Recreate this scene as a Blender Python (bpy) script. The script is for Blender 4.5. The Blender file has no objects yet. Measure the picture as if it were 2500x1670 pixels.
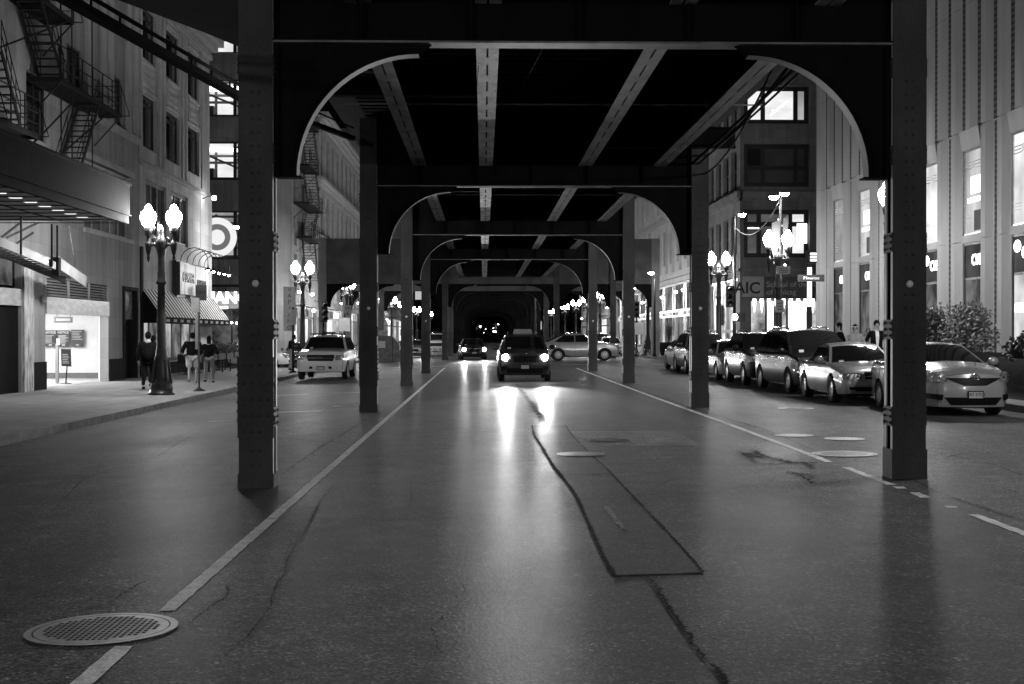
import bpy, bmesh, math, random
import numpy as np
from mathutils import Vector, Matrix

C = bpy.context.scene
COL = C.collection
PI = math.pi
rnd = random.Random(7)

# ------------------------------------------------------------------ camera, sky, exposure
EYE = 1.66
cam_data = bpy.data.cameras.new('camera')
cam = bpy.data.objects.new('camera', cam_data)
COL.objects.link(cam)
cam.location = (0, 0, EYE)
cam.rotation_euler = (math.radians(90 - 0.347), 0, math.radians(-1.198))
cam_data.lens = 47.5
cam_data.sensor_width = 36.0
cam_data.clip_start = 0.1
cam_data.clip_end = 4000
C.camera = cam

world = bpy.data.worlds.new('World')
C.world = world
world.use_nodes = True
wt = world.node_tree
bg = wt.nodes['Background']
sky = wt.nodes.new('ShaderNodeTexSky')
sky.sky_type = 'NISHITA'
sky.sun_disc = False
sky.sun_elevation = math.radians(-4.0)      # after sunset
sky.sun_rotation = math.radians(200)
bw = wt.nodes.new('ShaderNodeRGBToBW')      # the photograph has no colour
wt.links.new(sky.outputs[0], bw.inputs[0])
wt.links.new(bw.outputs[0], bg.inputs[0])
bg.inputs[1].default_value = 0.05

C.view_settings.view_transform = 'Standard'
C.view_settings.look = 'None'
C.view_settings.exposure = 0.0
C.view_settings.gamma = 1.0
C.render.engine = 'CYCLES'
C.cycles.use_denoising = True
C.cycles.max_bounces = 6
C.cycles.diffuse_bounces = 3
C.cycles.glossy_bounces = 3
C.cycles.transmission_bounces = 2
C.cycles.sample_clamp_indirect = 3.0
C.cycles.caustics_reflective = False
C.cycles.caustics_refractive = False

LAMP = 430.0      # radiance of a street lamp globe
# ------------------------------------------------------------------ materials
MATS = {}
def _nodes(name):
    m = bpy.data.materials.new(name); m.use_nodes = True
    nt = m.node_tree
    return m, nt, nt.nodes['Principled BSDF']
def mat(name, base, rough=0.7, metal=0.0, var=0.25, scale=3.0, bump=0.0, bscale=40.0, coat=0.0, spec=0.5, stretch=(1, 1, 1), fine=0.0, fscale=80):
    """grey material: base colour broken by two noises, optional bump"""
    if name in MATS: return MATS[name]
    m, nt, b = _nodes(name)
    L = nt.links.new
    tc = nt.nodes.new('ShaderNodeTexCoord')
    mp = nt.nodes.new('ShaderNodeMapping'); mp.inputs['Scale'].default_value = stretch
    L(tc.outputs['Object'], mp.inputs[0])
    n = nt.nodes.new('ShaderNodeTexNoise'); n.inputs['Scale'].default_value = scale; n.inputs['Detail'].default_value = 5
    L(mp.outputs[0], n.inputs['Vector'])
    r = nt.nodes.new('ShaderNodeMapRange')
    r.inputs['From Min'].default_value = 0.3; r.inputs['From Max'].default_value = 0.7
    r.inputs['To Min'].default_value = base * (1 - var); r.inputs['To Max'].default_value = base * (1 + var)
    L(n.outputs['Fac'], r.inputs['Value'])
    out = r.outputs[0]
    if fine:
        n3 = nt.nodes.new('ShaderNodeTexNoise'); n3.inputs['Scale'].default_value = fscale; n3.inputs['Detail'].default_value = 2
        L(tc.outputs['Object'], n3.inputs['Vector'])
        r3 = nt.nodes.new('ShaderNodeMapRange'); r3.inputs['From Min'].default_value = 0.3; r3.inputs['From Max'].default_value = 0.7
        r3.inputs['To Min'].default_value = 1 - fine; r3.inputs['To Max'].default_value = 1 + fine
        L(n3.outputs['Fac'], r3.inputs['Value'])
        mm = nt.nodes.new('ShaderNodeMath'); mm.operation = 'MULTIPLY'
        L(out, mm.inputs[0]); L(r3.outputs[0], mm.inputs[1]); out = mm.outputs[0]
    L(out, b.inputs['Base Color'])
    b.inputs['Roughness'].default_value = rough
    b.inputs['Metallic'].default_value = metal
    b.inputs['Coat Weight'].default_value = coat
    b.inputs['Coat Roughness'].default_value = 0.04
    b.inputs['Specular IOR Level'].default_value = spec
    if bump:
        n2 = nt.nodes.new('ShaderNodeTexNoise'); n2.inputs['Scale'].default_value = bscale; n2.inputs['Detail'].default_value = 4
        L(tc.outputs['Object'], n2.inputs['Vector'])
        bp = nt.nodes.new('ShaderNodeBump'); bp.inputs['Strength'].default_value = bump; bp.inputs['Distance'].default_value = 0.02
        L(n2.outputs['Fac'], bp.inputs['Height']); L(bp.outputs[0], b.inputs['Normal'])
    MATS[name] = m
    return m
def emit(name, strength, var=0.0, scale=1.0, stretch=(1, 1, 1), lo=None):
    """something that gives off light; var breaks it up like the inside of a lit room"""
    if name in MATS: return MATS[name]
    m = bpy.data.materials.new(name); m.use_nodes = True
    nt = m.node_tree; nt.nodes.clear(); L = nt.links.new
    o = nt.nodes.new('ShaderNodeOutputMaterial'); e = nt.nodes.new('ShaderNodeEmission')
    e.inputs['Strength'].default_value = strength
    e.inputs['Color'].default_value = (1, 1, 1, 1)
    if var:
        tc = nt.nodes.new('ShaderNodeTexCoord'); mp = nt.nodes.new('ShaderNodeMapping'); mp.inputs['Scale'].default_value = stretch
        L(tc.outputs['Object'], mp.inputs[0])
        n = nt.nodes.new('ShaderNodeTexNoise'); n.inputs['Scale'].default_value = scale; n.inputs['Detail'].default_value = 3
        L(mp.outputs[0], n.inputs['Vector'])
        r = nt.nodes.new('ShaderNodeMapRange'); r.inputs['From Min'].default_value = 0.35; r.inputs['From Max'].default_value = 0.65
        r.inputs['To Min'].default_value = (1 - var); r.inputs['To Max'].default_value = 1.0
        L(n.outputs['Fac'], r.inputs['Value']); L(r.outputs[0], e.inputs['Color'])
    L(e.outputs[0], o.inputs[0])
    if strength < 10 or name[:9] in ('shop_ligh', 'far_light', 'string_bu'):
        m.cycles.emission_sampling = 'NONE'         # weak or tiny emitters: found by the bounced rays, leaves the samples to the lamps
    MATS[name] = m
    return m
def stripes(name, a, b_, scale, axis=1, rough=0.8, width=0.5):
    m, nt, b = _nodes(name); L = nt.links.new
    tc = nt.nodes.new('ShaderNodeTexCoord'); sp = nt.nodes.new('ShaderNodeSeparateXYZ'); L(tc.outputs['Object'], sp.inputs[0])
    q = nt.nodes.new('ShaderNodeMath'); q.operation = 'MULTIPLY'; q.inputs[1].default_value = scale; L(sp.outputs[axis], q.inputs[0])
    fr = nt.nodes.new('ShaderNodeMath'); fr.operation = 'FRACT'; L(q.outputs[0], fr.inputs[0])
    gt = nt.nodes.new('ShaderNodeMath'); gt.operation = 'GREATER_THAN'; gt.inputs[1].default_value = width; L(fr.outputs[0], gt.inputs[0])
    r = nt.nodes.new('ShaderNodeMapRange'); r.inputs['To Min'].default_value = a; r.inputs['To Max'].default_value = b_
    L(gt.outputs[0], r.inputs['Value']); L(r.outputs[0], b.inputs['Base Color']); b.inputs['Roughness'].default_value = rough
    MATS[name] = m
    return m
def blocks(name, base, bw_, bh, mortar=0.75, rough=0.85, plane='YZ', var=0.12):
    """ashlar or brick: a brick pattern across the wall, weather streaks over it"""
    m, nt, b = _nodes(name); L = nt.links.new
    tc = nt.nodes.new('ShaderNodeTexCoord'); sp = nt.nodes.new('ShaderNodeSeparateXYZ'); L(tc.outputs['Object'], sp.inputs[0])
    cb = nt.nodes.new('ShaderNodeCombineXYZ')
    L(sp.outputs[0 if plane == 'XZ' else 1], cb.inputs[0]); L(sp.outputs[2], cb.inputs[1])
    br = nt.nodes.new('ShaderNodeTexBrick')
    br.inputs['Scale'].default_value = 1.0; br.inputs['Brick Width'].default_value = bw_; br.inputs['Row Height'].default_value = bh
    br.inputs['Mortar Size'].default_value = 0.008; br.inputs['Bias'].default_value = 0.0
    br.inputs['Color1'].default_value = (base * (1 + var),) * 3 + (1,); br.inputs['Color2'].default_value = (base * (1 - var),) * 3 + (1,)
    br.inputs['Mortar'].default_value = (base * mortar,) * 3 + (1,)
    L(cb.outputs[0], br.inputs['Vector'])
    mp = nt.nodes.new('ShaderNodeMapping'); mp.inputs['Scale'].default_value = (2.2, 2.2, 0.22); L(tc.outputs['Object'], mp.inputs[0])
    n = nt.nodes.new('ShaderNodeTexNoise'); n.inputs['Scale'].default_value = 1.2; n.inputs['Detail'].default_value = 6; L(mp.outputs[0], n.inputs['Vector'])
    r = nt.nodes.new('ShaderNodeMapRange'); r.inputs['From Min'].default_value = 0.3; r.inputs['From Max'].default_value = 0.7
    r.inputs['To Min'].default_value = 0.72; r.inputs['To Max'].default_value = 1.12; L(n.outputs['Fac'], r.inputs['Value'])
    mx = nt.nodes.new('ShaderNodeMix'); mx.data_type = 'RGBA'; mx.blend_type = 'MULTIPLY'; mx.inputs['Factor'].default_value = 1.0
    L(br.outputs['Color'], mx.inputs['A']); L(r.outputs[0], mx.inputs['B']); L(mx.outputs['Result'], b.inputs['Base Color'])
    b.inputs['Roughness'].default_value = rough
    n2 = nt.nodes.new('ShaderNodeTexNoise'); n2.inputs['Scale'].default_value = 25; L(tc.outputs['Object'], n2.inputs['Vector'])
    bp = nt.nodes.new('ShaderNodeBump'); bp.inputs['Strength'].default_value = 0.15; bp.inputs['Distance'].default_value = 0.02
    L(n2.outputs['Fac'], bp.inputs['Height']); L(bp.outputs[0], b.inputs['Normal'])
    MATS[name] = m
    return m
def asphalt(name, base, rough=0.72, big=0.3, film=0.075):
    m, nt, b = _nodes(name); L = nt.links.new
    tc = nt.nodes.new('ShaderNodeTexCoord')
    def noise(sc, det, stretch=None):
        n = nt.nodes.new('ShaderNodeTexNoise'); n.inputs['Scale'].default_value = sc; n.inputs['Detail'].default_value = det
        if stretch:
            mp = nt.nodes.new('ShaderNodeMapping'); mp.inputs['Scale'].default_value = stretch; L(tc.outputs['Object'], mp.inputs[0]); L(mp.outputs[0], n.inputs['Vector'])
        else: L(tc.outputs['Object'], n.inputs['Vector'])
        return n.outputs['Fac']
    def rng(v, a, c, lo=0.3, hi=0.7):
        r = nt.nodes.new('ShaderNodeMapRange'); r.inputs['From Min'].default_value = lo; r.inputs['From Max'].default_value = hi
        r.inputs['To Min'].default_value = a; r.inputs['To Max'].default_value = c; L(v, r.inputs['Value']); return r.outputs[0]
    def mul(a, c):
        q = nt.nodes.new('ShaderNodeMath'); q.operation = 'MULTIPLY'; L(a, q.inputs[0]); L(c, q.inputs[1]); return q.outputs[0]
    def mx(a, c):
        q = nt.nodes.new('ShaderNodeMath'); q.operation = 'MAXIMUM'; L(a, q.inputs[0]); L(c, q.inputs[1]); return q.outputs[0]
    patchy = rng(noise(0.55, 6), base * (1 - big), base * (1 + big))
    lanes = rng(noise(0.9, 4, (1.0, 0.06, 1)), 0.62, 1.38)          # wear along the wheel tracks
    grain = rng(noise(60, 5), 0.05, 2.3, 0.32, 0.68)
    stone = nt.nodes.new('ShaderNodeTexVoronoi'); stone.inputs['Scale'].default_value = 48; L(tc.outputs['Object'], stone.inputs['Vector'])
    chips = rng(stone.outputs['Color'], 0.55, 1.7, 0.1, 0.95)
    blot = rng(noise(2.7, 6), 0.68, 1.32)
    col = mul(mul(mul(patchy, blot), lanes), mul(grain, chips))
    mid = rng(noise(17, 4), 0.62, 1.38)
    gl = nt.nodes.new('ShaderNodeTexVoronoi'); gl.inputs['Scale'].default_value = 58; L(tc.outputs['Object'], gl.inputs['Vector'])
    gs = nt.nodes.new('ShaderNodeSeparateXYZ'); L(gl.outputs['Color'], gs.inputs[0])
    pale = rng(gs.outputs[1], 1.0, 3.2, 0.88, 1.0)                      # a few pale stones showing in the worn surface
    col = mul(mul(col, mid), pale)
    # pale flattened specks (old gum, paint) thinly scattered
    vo = nt.nodes.new('ShaderNodeTexVoronoi'); vo.inputs['Scale'].default_value = 1.9; L(tc.outputs['Object'], vo.inputs['Vector'])
    lt = nt.nodes.new('ShaderNodeMath'); lt.operation = 'LESS_THAN'; lt.inputs[1].default_value = 0.05; L(vo.outputs['Distance'], lt.inputs[0])
    gt = nt.nodes.new('ShaderNodeSeparateXYZ'); L(vo.outputs['Color'], gt.inputs[0])
    pk = nt.nodes.new('ShaderNodeMath'); pk.operation = 'GREATER_THAN'; pk.inputs[1].default_value = 0.35; L(gt.outputs[0], pk.inputs[0])
    speck = mul(lt.outputs[0], pk.outputs[0])
    sv = nt.nodes.new('ShaderNodeMath'); sv.operation = 'MULTIPLY'; sv.inputs[1].default_value = 0.17; L(speck, sv.inputs[0])
    col = mx(col, sv.outputs[0])
    L(col, b.inputs['Base Color'])
    b.inputs['Roughness'].default_value = rough
    b.inputs['Specular IOR Level'].default_value = 0.22
    L(rng(noise(0.7, 5, (1.0, 0.35, 1)), film * .5, film * 1.5), b.inputs['Coat Weight'])
    b.inputs['Coat Roughness'].default_value = 0.29
    bp = nt.nodes.new('ShaderNodeBump'); bp.inputs['Strength'].default_value = 0.40; bp.inputs['Distance'].default_value = 0.004
    ad = nt.nodes.new('ShaderNodeMath'); ad.operation = 'ADD'; L(noise(120, 3), ad.inputs[0]); L(stone.outputs['Distance'], ad.inputs[1])
    L(ad.outputs[0], bp.inputs['Height']); L(bp.outputs[0], b.inputs['Normal']); L(bp.outputs[0], b.inputs['Coat Normal'])
    MATS[name] = m
    return m

M_ROAD = asphalt('asphalt', 0.046, 0.75, 0.2)
M_PATCH = asphalt('asphalt_patch', 0.024, 0.75, 0.18, 0.045)
M_PATCH2 = asphalt('asphalt_patch_pale', 0.115, 0.8, 0.12, 0.03)
M_CRACK = mat('crack_dark', 0.006, 0.95, var=0.4, scale=30, spec=0.1)
M_LINE = mat('road_paint', 0.78, 0.65, var=0.25, scale=7, fine=0.3, fscale=60)
M_WALK = mat('sidewalk_concrete', 0.30, 0.8, var=0.15, scale=1.5, bump=0.2, fine=0.15)
M_KERB = mat('kerb_stone', 0.27, 0.75, var=0.3, scale=4, bump=0.4, bscale=20)
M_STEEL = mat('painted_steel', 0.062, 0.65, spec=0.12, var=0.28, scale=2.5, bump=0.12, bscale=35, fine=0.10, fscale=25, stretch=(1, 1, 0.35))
M_SHADED = mat('shaded_steel', 0.008, 0.75, var=0.4, spec=0.05, scale=2.2, bump=0.12, bscale=60, fine=0.12, stretch=(1, 1, 0.35))  # upper steel near-black: shade under the deck put into the colour
M_LITEDGE = mat('lit_steel_edge', 0.5, 0.55, var=0.35, scale=5, bump=0.1, stretch=(1, 1, .3))  # column side legs: lamplight on them painted in as a pale tone
M_STEEL2 = mat('pale_steel_flange', 0.16, 0.6, var=0.45, scale=3.5, bump=0.15, bscale=50, stretch=(1, 0.5, 1))  # pale steel; on knee and beam flanges it paints in caught light
M_TIE = mat('timber_tie', 0.007, 0.95, var=0.4, scale=4, spec=0.1)
M_BLACK = mat('black_iron', 0.012, 0.6, var=0.3, scale=6, spec=0.25)
M_IRON = mat('cast_iron', 0.22, 0.42, metal=0.4, var=0.35, scale=9, bump=0.2, bscale=60)
M_IRONP = mat('sheen_iron', 0.42, 0.5, metal=0.1, var=0.2, scale=9, bump=0.15, bscale=60)  # bright reflected sheen of the lids painted as a pale base colour
M_IRONM = mat('mid_iron', 0.30, 0.45, metal=0.15, var=0.25, scale=9, bump=0.15, bscale=60)  # mid-grey iron for the large near lid
M_JOINT = mat('pavement_joint', 0.09, 0.9)
M_BLACKS = mat('flat_black', 0.007, 0.8, spec=0.1)  # near-black for column webs, platform edge, cables and doors
M_SLOT = mat('iron_slot', 0.012, 0.9, var=0.3)
M_LAMPIRON = mat('lamp_post_iron', 0.02, 0.35, var=0.3, scale=8, bump=0.1)
M_GLOBE = emit('lamp_globe_light', LAMP)
M_GLOBETOP = emit('lamp_globe_cap_light', 110)
M_COBRA = emit('street_light_lens', LAMP * 0.6)
M_GLASS = mat('dark_glass', 0.012, 0.06, var=0.2, scale=1, spec=0.6)
M_GLASSB = mat('blind_glass', 0.09, 0.12, var=0.3, scale=0.5, spec=0.6)
M_FRAME = mat('window_frame_dark', 0.02, 0.5, var=0.2)
M_WHITE = mat('white_paint', 0.7, 0.6, var=0.08)
M_TYRE = mat('tyre_rubber', 0.012, 0.85, var=0.2)
M_RIM = mat('wheel_alloy', 0.5, 0.35, metal=0.35, var=0.1)
M_CHROME = mat('chrome', 0.6, 0.12, metal=1.0, var=0.05)
M_LENS = mat('headlight_lens', 0.38, 0.1, metal=0.55, var=0.6, scale=26, coat=1.0, bump=0.5, bscale=22)
M_GRILLE = mat('grille_black', 0.006, 0.5, spec=0.15, var=0.3, scale=20)
M_SKIN = mat('skin', 0.30, 0.55, var=0.08)
M_HAIR = mat('hair_dark', 0.006, 0.8, var=0.3, spec=0.1)
M_CLOTHK = mat('cloth_black', 0.007, 0.95, var=0.3, scale=8, spec=0.1)
M_CLOTHG = mat('cloth_grey', 0.13, 0.9, var=0.2, scale=10)
M_CLOTHL = mat('cloth_light', 0.38, 0.9, var=0.15, scale=10)
M_LEAF = mat('leaf', 0.075, 0.6, var=0.5, scale=5)
M_LEAFD = mat('leaf_dark', 0.04, 0.6, var=0.5, scale=5)
M_STEM = mat('stem', 0.04, 0.9)

# ------------------------------------------------------------------ mesh and object helpers
class MB:
    def __init__(s): s.v = []; s.f = []; s.m = []; s.s = []
    def add(s, vs, fs, mi=0, sm=False):
        o = len(s.v); s.v += [tuple(p) for p in vs]
        for f in fs: s.f.append([i + o for i in f]); s.m.append(mi); s.s.append(sm)
        return s
    def quad(s, a, b, c, d, mi=0): return s.add([a, b, c, d], [[0, 1, 2, 3]], mi)
    def box(s, lo, hi, mi=0):
        x0, y0, z0 = [min(a, b) for a, b in zip(lo, hi)]; x1, y1, z1 = [max(a, b) for a, b in zip(lo, hi)]
        return s.add([(x0, y0, z0), (x1, y0, z0), (x1, y1, z0), (x0, y1, z0), (x0, y0, z1), (x1, y0, z1), (x1, y1, z1), (x0, y1, z1)],
                     [[3, 2, 1, 0], [4, 5, 6, 7], [0, 1, 5, 4], [1, 2, 6, 5], [2, 3, 7, 6], [3, 0, 4, 7]], mi)
    def cbox(s, c, sz, mi=0): return s.box([c[i] - sz[i] / 2 for i in range(3)], [c[i] + sz[i] / 2 for i in range(3)], mi)
    def beam(s, p, q, w, h, mi=0, up=(0, 0, 1)):
        p, q = Vector(p), Vector(q); d = (q - p).normalized(); u = Vector(up)
        if abs(d.dot(u)) > 0.98: u = Vector((0, 1, 0))
        a = d.cross(u).normalized() * w / 2; b = a.cross(d).normalized() * h / 2
        vs = [p - a - b, p + a - b, p + a + b, p - a + b, q - a - b, q + a - b, q + a + b, q - a + b]
        return s.add(vs, [[3, 2, 1, 0], [4, 5, 6, 7], [0, 1, 5, 4], [1, 2, 6, 5], [2, 3, 7, 6], [3, 0, 4, 7]], mi)
    def tube(s, pts, r, n=8, mi=0, closed=False, sm=True):
        pts = [Vector(p) for p in pts]; k = len(pts); rs = r if isinstance(r, (list, tuple)) else [r] * k
        vs = []; ref = None
        for i, p in enumerate(pts):
            a = pts[(i - 1) % k] if (closed or i > 0) else p; b = pts[(i + 1) % k] if (closed or i < k - 1) else p
            d = (b - a).normalized()
            if ref is None:
                ref = Vector((0, 0, 1)) if abs(d.z) < 0.9 else Vector((1, 0, 0))
            e = (ref - d * ref.dot(d)).normalized(); ref = e; g2 = d.cross(e)
            for j in range(n):
                t = 2 * PI * j / n; vs.append(p + (e * math.cos(t) + g2 * math.sin(t)) * rs[i])
        fs = []
        for i in range(k if closed else k - 1):
            for j in range(n):
                fs.append([i * n + j, i * n + (j + 1) % n, ((i + 1) % k) * n + (j + 1) % n, ((i + 1) % k) * n + j])
        if not closed: fs += [list(range(n))[::-1], [(k - 1) * n + j for j in range(n)]]
        return s.add(vs, fs, mi, sm)
    def lathe(s, prof, n=16, o=(0, 0, 0), axis='z', mi=0, sm=True, sx=1, sy=1, cap=True):
        vs = []
        for r, h in prof:
            for j in range(n):
                t = 2 * PI * j / n; x, y = r * math.cos(t) * sx, r * math.sin(t) * sy
                p = {'z': (x, y, h), 'y': (x, h, y), 'x': (h, x, y)}[axis]
                vs.append((p[0] + o[0], p[1] + o[1], p[2] + o[2]))
        fs = []
        for i in range(len(prof) - 1):
            for j in range(n): fs.append([i * n + j, i * n + (j + 1) % n, (i + 1) * n + (j + 1) % n, (i + 1) * n + j])
        if cap and prof[0][0] > 1e-5: fs.append(list(range(n))[::-1])
        if cap and prof[-1][0] > 1e-5: fs.append([(len(prof) - 1) * n + j for j in range(n)])
        return s.add(vs, fs, mi, sm)
    def prism(s, poly, axis, a, b, mi=0):
        """polygon in the plane across an axis, drawn out from a to b"""
        def P(p, t): return {'x': (t, p[0], p[1]), 'y': (p[0], t, p[1]), 'z': (p[0], p[1], t)}[axis]
        n = len(poly); vs = [P(p, a) for p in poly] + [P(p, b) for p in poly]
        fs = [list(range(n)), list(range(n, 2 * n))[::-1]] + [[i, i + n, (i + 1) % n + n, (i + 1) % n] for i in range(n)]
        return s.add(vs, fs, mi)
    def rivet(s, p, nrm, r=0.016, mi=0):
        nrm = Vector(nrm); u = nrm.orthogonal().normalized(); w = nrm.cross(u); p = Vector(p); n = 6; vs = []
        for rr, h in ((1, 0), (0.8, 0.5), (0.35, 0.8)):
            for j in range(n):
                t = 2 * PI * j / n; vs.append(p + (u * math.cos(t) + w * math.sin(t)) * r * rr + nrm * h * r)
        fs = [[i * n + j, i * n + (j + 1) % n, (i + 1) * n + (j + 1) % n, (i + 1) * n + j] for i in range(2) for j in range(n)] + [[2 * n + j for j in range(n)]]
        return s.add(vs, fs, mi, True)
    def ball(s, c, r, n=10, mi=0):
        if not isinstance(r, (tuple, list)): r = (r, r, r)
        k = max(4, n // 2 + 1)
        prof = [(math.sin(PI * i / k), -math.cos(PI * i / k)) for i in range(k + 1)]
        vs, o = [], len(s.v)
        for a, h in prof:
            for j in range(n):
                t = 2 * PI * j / n; vs.append((c[0] + a * math.cos(t) * r[0], c[1] + a * math.sin(t) * r[1], c[2] + h * r[2]))
        fs = [[i * n + j, i * n + (j + 1) % n, (i + 1) * n + (j + 1) % n, (i + 1) * n + j] for i in range(k) for j in range(n)]
        return s.add(vs, fs, mi, True)
    def sheet(s, grid, mi=0, sm=True):
        h, w = len(grid), len(grid[0]); vs = [p for row in grid for p in row]
        return s.add(vs, [[i * w + j, i * w + j + 1, (i + 1) * w + j + 1, (i + 1) * w + j] for i in range(h - 1) for j in range(w - 1)], mi, sm)
    def build(s, name, mats, parent=None, world=False, loc=None, angle=None):
        me = bpy.data.meshes.new(name); me.from_pydata(s.v, [], s.f)
        for m_ in (mats if isinstance(mats, (list, tuple)) else [mats]): me.materials.append(m_)
        me.polygons.foreach_set('material_index', s.m); me.polygons.foreach_set('use_smooth', s.s)
        me.update()
        o = bpy.data.objects.new(name, me); COL.objects.link(o)
        if loc: o.location = loc
        if parent is not None:
            o.parent = parent
            if world: o.matrix_parent_inverse = Matrix.Translation(-Vector(root_loc(parent)))
        return o
def root_loc(o):
    return Vector(o.location) if o.type == 'EMPTY' else Vector((0, 0, 0))
def tag(o, label, cat, group=None):
    o['label'] = label; o['category'] = cat
    if group: o['group'] = group
    return o
def thing(name, label, cat, loc=(0, 0, 0), rz=0, group=None):
    o = bpy.data.objects.new(name, None); COL.objects.link(o); o.location = loc; o.rotation_euler = (0, 0, rz)
    o.empty_display_size = 0.2
    return tag(o, label, cat, group)
def structure(o): o['kind'] = 'structure'; return o
def sub(o, parent):
    """hang o below a part that has no transform of its own (both are in world or both in local coordinates)"""
    o.parent = parent; o.matrix_parent_inverse = Matrix.Identity(4); return o
def dup(o, parent=None, loc=None, rz=None, label=None, group=None):
    c = o.copy(); COL.objects.link(c)
    if parent is not None: c.parent = parent
    if loc is not None: c.location = loc
    if rz is not None: c.rotation_euler = (0, 0, rz)
    if label: c['label'] = label
    if group: c['group'] = group
    for ch in list(o.children): dup(ch, c)
    return c
def text(s, size, mat_, parent=None, loc=(0, 0, 0), rot=(PI / 2, 0, 0), depth=0.01, name='lettering', bold=0.0, sx=1.0, align='CENTER', space=1.0):
    cu = bpy.data.curves.new(name, 'FONT'); cu.body = s; cu.size = size; cu.extrude = depth; cu.offset = bold
    cu.align_x = align; cu.align_y = 'CENTER'; cu.space_character = space; cu.resolution_u = 3
    cu.materials.append(mat_)
    tmp = bpy.data.objects.new(name, cu)
    me = bpy.data.meshes.new_from_object(tmp); bpy.data.objects.remove(tmp)
    o = bpy.data.objects.new(name, me); COL.objects.link(o)
    o.rotation_euler = rot; o.scale = (sx, 1, 1)
    o.location = loc
    if parent is not None:
        o.parent = parent
        o.matrix_parent_inverse = Matrix.Translation(-Vector(root_loc(parent)))
    return o
RL = (PI / 2, 0, PI / 2)       # text on a left-hand wall, read from the street
RR = (PI / 2, 0, -PI / 2)      # on a right-hand wall
RF = (PI / 2, 0, 0)            # facing the camera

GP = [(-200, -.27), (-8.3, -.27), (-2.5, -.06), (1, 0), (5, .03), (11, .04), (200, .04)]
def g(x): return float(np.interp(x, [a for a, b in GP], [b for a, b in GP]))
# ================================================================== the setting: ground, road, pavements
mb = MB(); mb.quad((-1500, -300, -1.2), (1500, -300, -1.2), (1500, 2500, -1.2), (-1500, 2500, -1.2))
structure(mb.build('ground', mat('ground_dark', 0.05, 0.9)))

xs = [-8.3, -7, -5.5, -4, -2.5, -1.3, 0, 1, 3, 5, 7, 9, 11]
ys = [-40, -10, 0, 5, 10, 20, 40, 69, 88, 120, 200, 400, 700]
mb = MB(); mb.sheet([[(x, y, g(x)) for x in xs] for y in ys])
mb.sheet([[(x, y, -.27) for x in (-160, -60, -20, -8.3)] for y in (71, 86.5)])
mb.sheet([[(x, y, .04) for x in (11, 20, 60, 160)] for y in (71, 86.5)])
road = structure(mb.build('road', M_ROAD))

KERBS = []
def pavement(name, x0, x1, y0, y1, z0, z1, chamf=0):
    """pavement slab from the kerb (x0) to the building line (x1), with a stone kerb along road and corner"""
    s_ = 1 if x1 > x0 else -1
    mb = MB(); k = 0.18 * s_
    nx, ny = 6, max(2, int((y1 - y0) / 1.6))
    xa = [x0 + k + (x1 - x0 - k) * i / nx for i in range(nx + 1)]
    mb.sheet([[(x, y0 + (y1 - y0) * j / ny, z0 + (z1 - z0) * (x - x0) / (x1 - x0)) for x in (xa if s_ > 0 else xa[::-1])] for j in range(ny + 1)], 0, False)
    o = structure(mb.build(name, M_WALK))
    kb = MB(); y = y0
    while y < y1 - 0.1:                                     # kerb stones about 2.4 m long, each a hair out of line
        e = min(y1, y + 2.4); j = rnd.uniform(-.008, .008)
        kb.box((x0 + j, y + .006, -.6), (x0 + k, e - .006, z0 + rnd.uniform(-.004, .004))); y = e
    for yy in (y0, y1):
        if -35 < yy < 300: kb.box((x0, yy - .09, -.6), (x1 + (60 * s_ if yy > 50 else 0), yy + .09, z0 + .003))
    structure(kb.build('kerb', M_KERB))
    jb = MB(); zz = lambda x: z0 + (z1 - z0) * (x - x0) / (x1 - x0) + .003      # saw-cut joints
    for j in range(1, ny):
        yy = y0 + (y1 - y0) * j / ny
        if 5 < yy < 100: jb.quad((x0 + k, yy - .008, zz(x0 + k)), (x1, yy - .008, zz(x1)), (x1, yy + .008, zz(x1)), (x0 + k, yy + .008, zz(x0 + k)))
    for i in range(1, nx, 1): jb.quad((xa[i] - .007, max(5, y0), zz(xa[i]) + .0005), (xa[i] + .007, max(5, y0), zz(xa[i]) + .0005), (xa[i] + .007, min(120, y1), zz(xa[i]) + .0005), (xa[i] - .007, min(120, y1), zz(xa[i]) + .0005))
    jo = jb.build('joint', M_JOINT); jo.parent = o
    return o
pavement('pavement', -8.3, -13.9, -40, 70.6, -.12, -.10)
pavement('pavement', -8.3, -13.9, 87, 700, -.12, -.08)
pavement('pavement', 11.0, 17.0, -40, 70.6, .19, .33)
pavement('pavement', 11.0, 17.0, 87, 700, .19, .33)
mb = MB()                                                   # pavements along the cross street, beyond the building corners
mb.quad((-70, 69, -.105), (-13.9, 69, -.105), (-13.9, 70.6, -.105), (-70, 70.6, -.105))
mb.quad((17, 69, .33), (70, 69, .33), (70, 70.6, .33), (17, 70.6, .33))
mb.quad((-70, 87, -.085), (-13.9, 87, -.085), (-13.9, 88.2, -.085), (-70, 88.2, -.085))
mb.quad((17, 87, .33), (70, 87, .33), (70, 88.2, .33), (17, 88.2, .33))
structure(mb.build('pavement', M_WALK))

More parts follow.
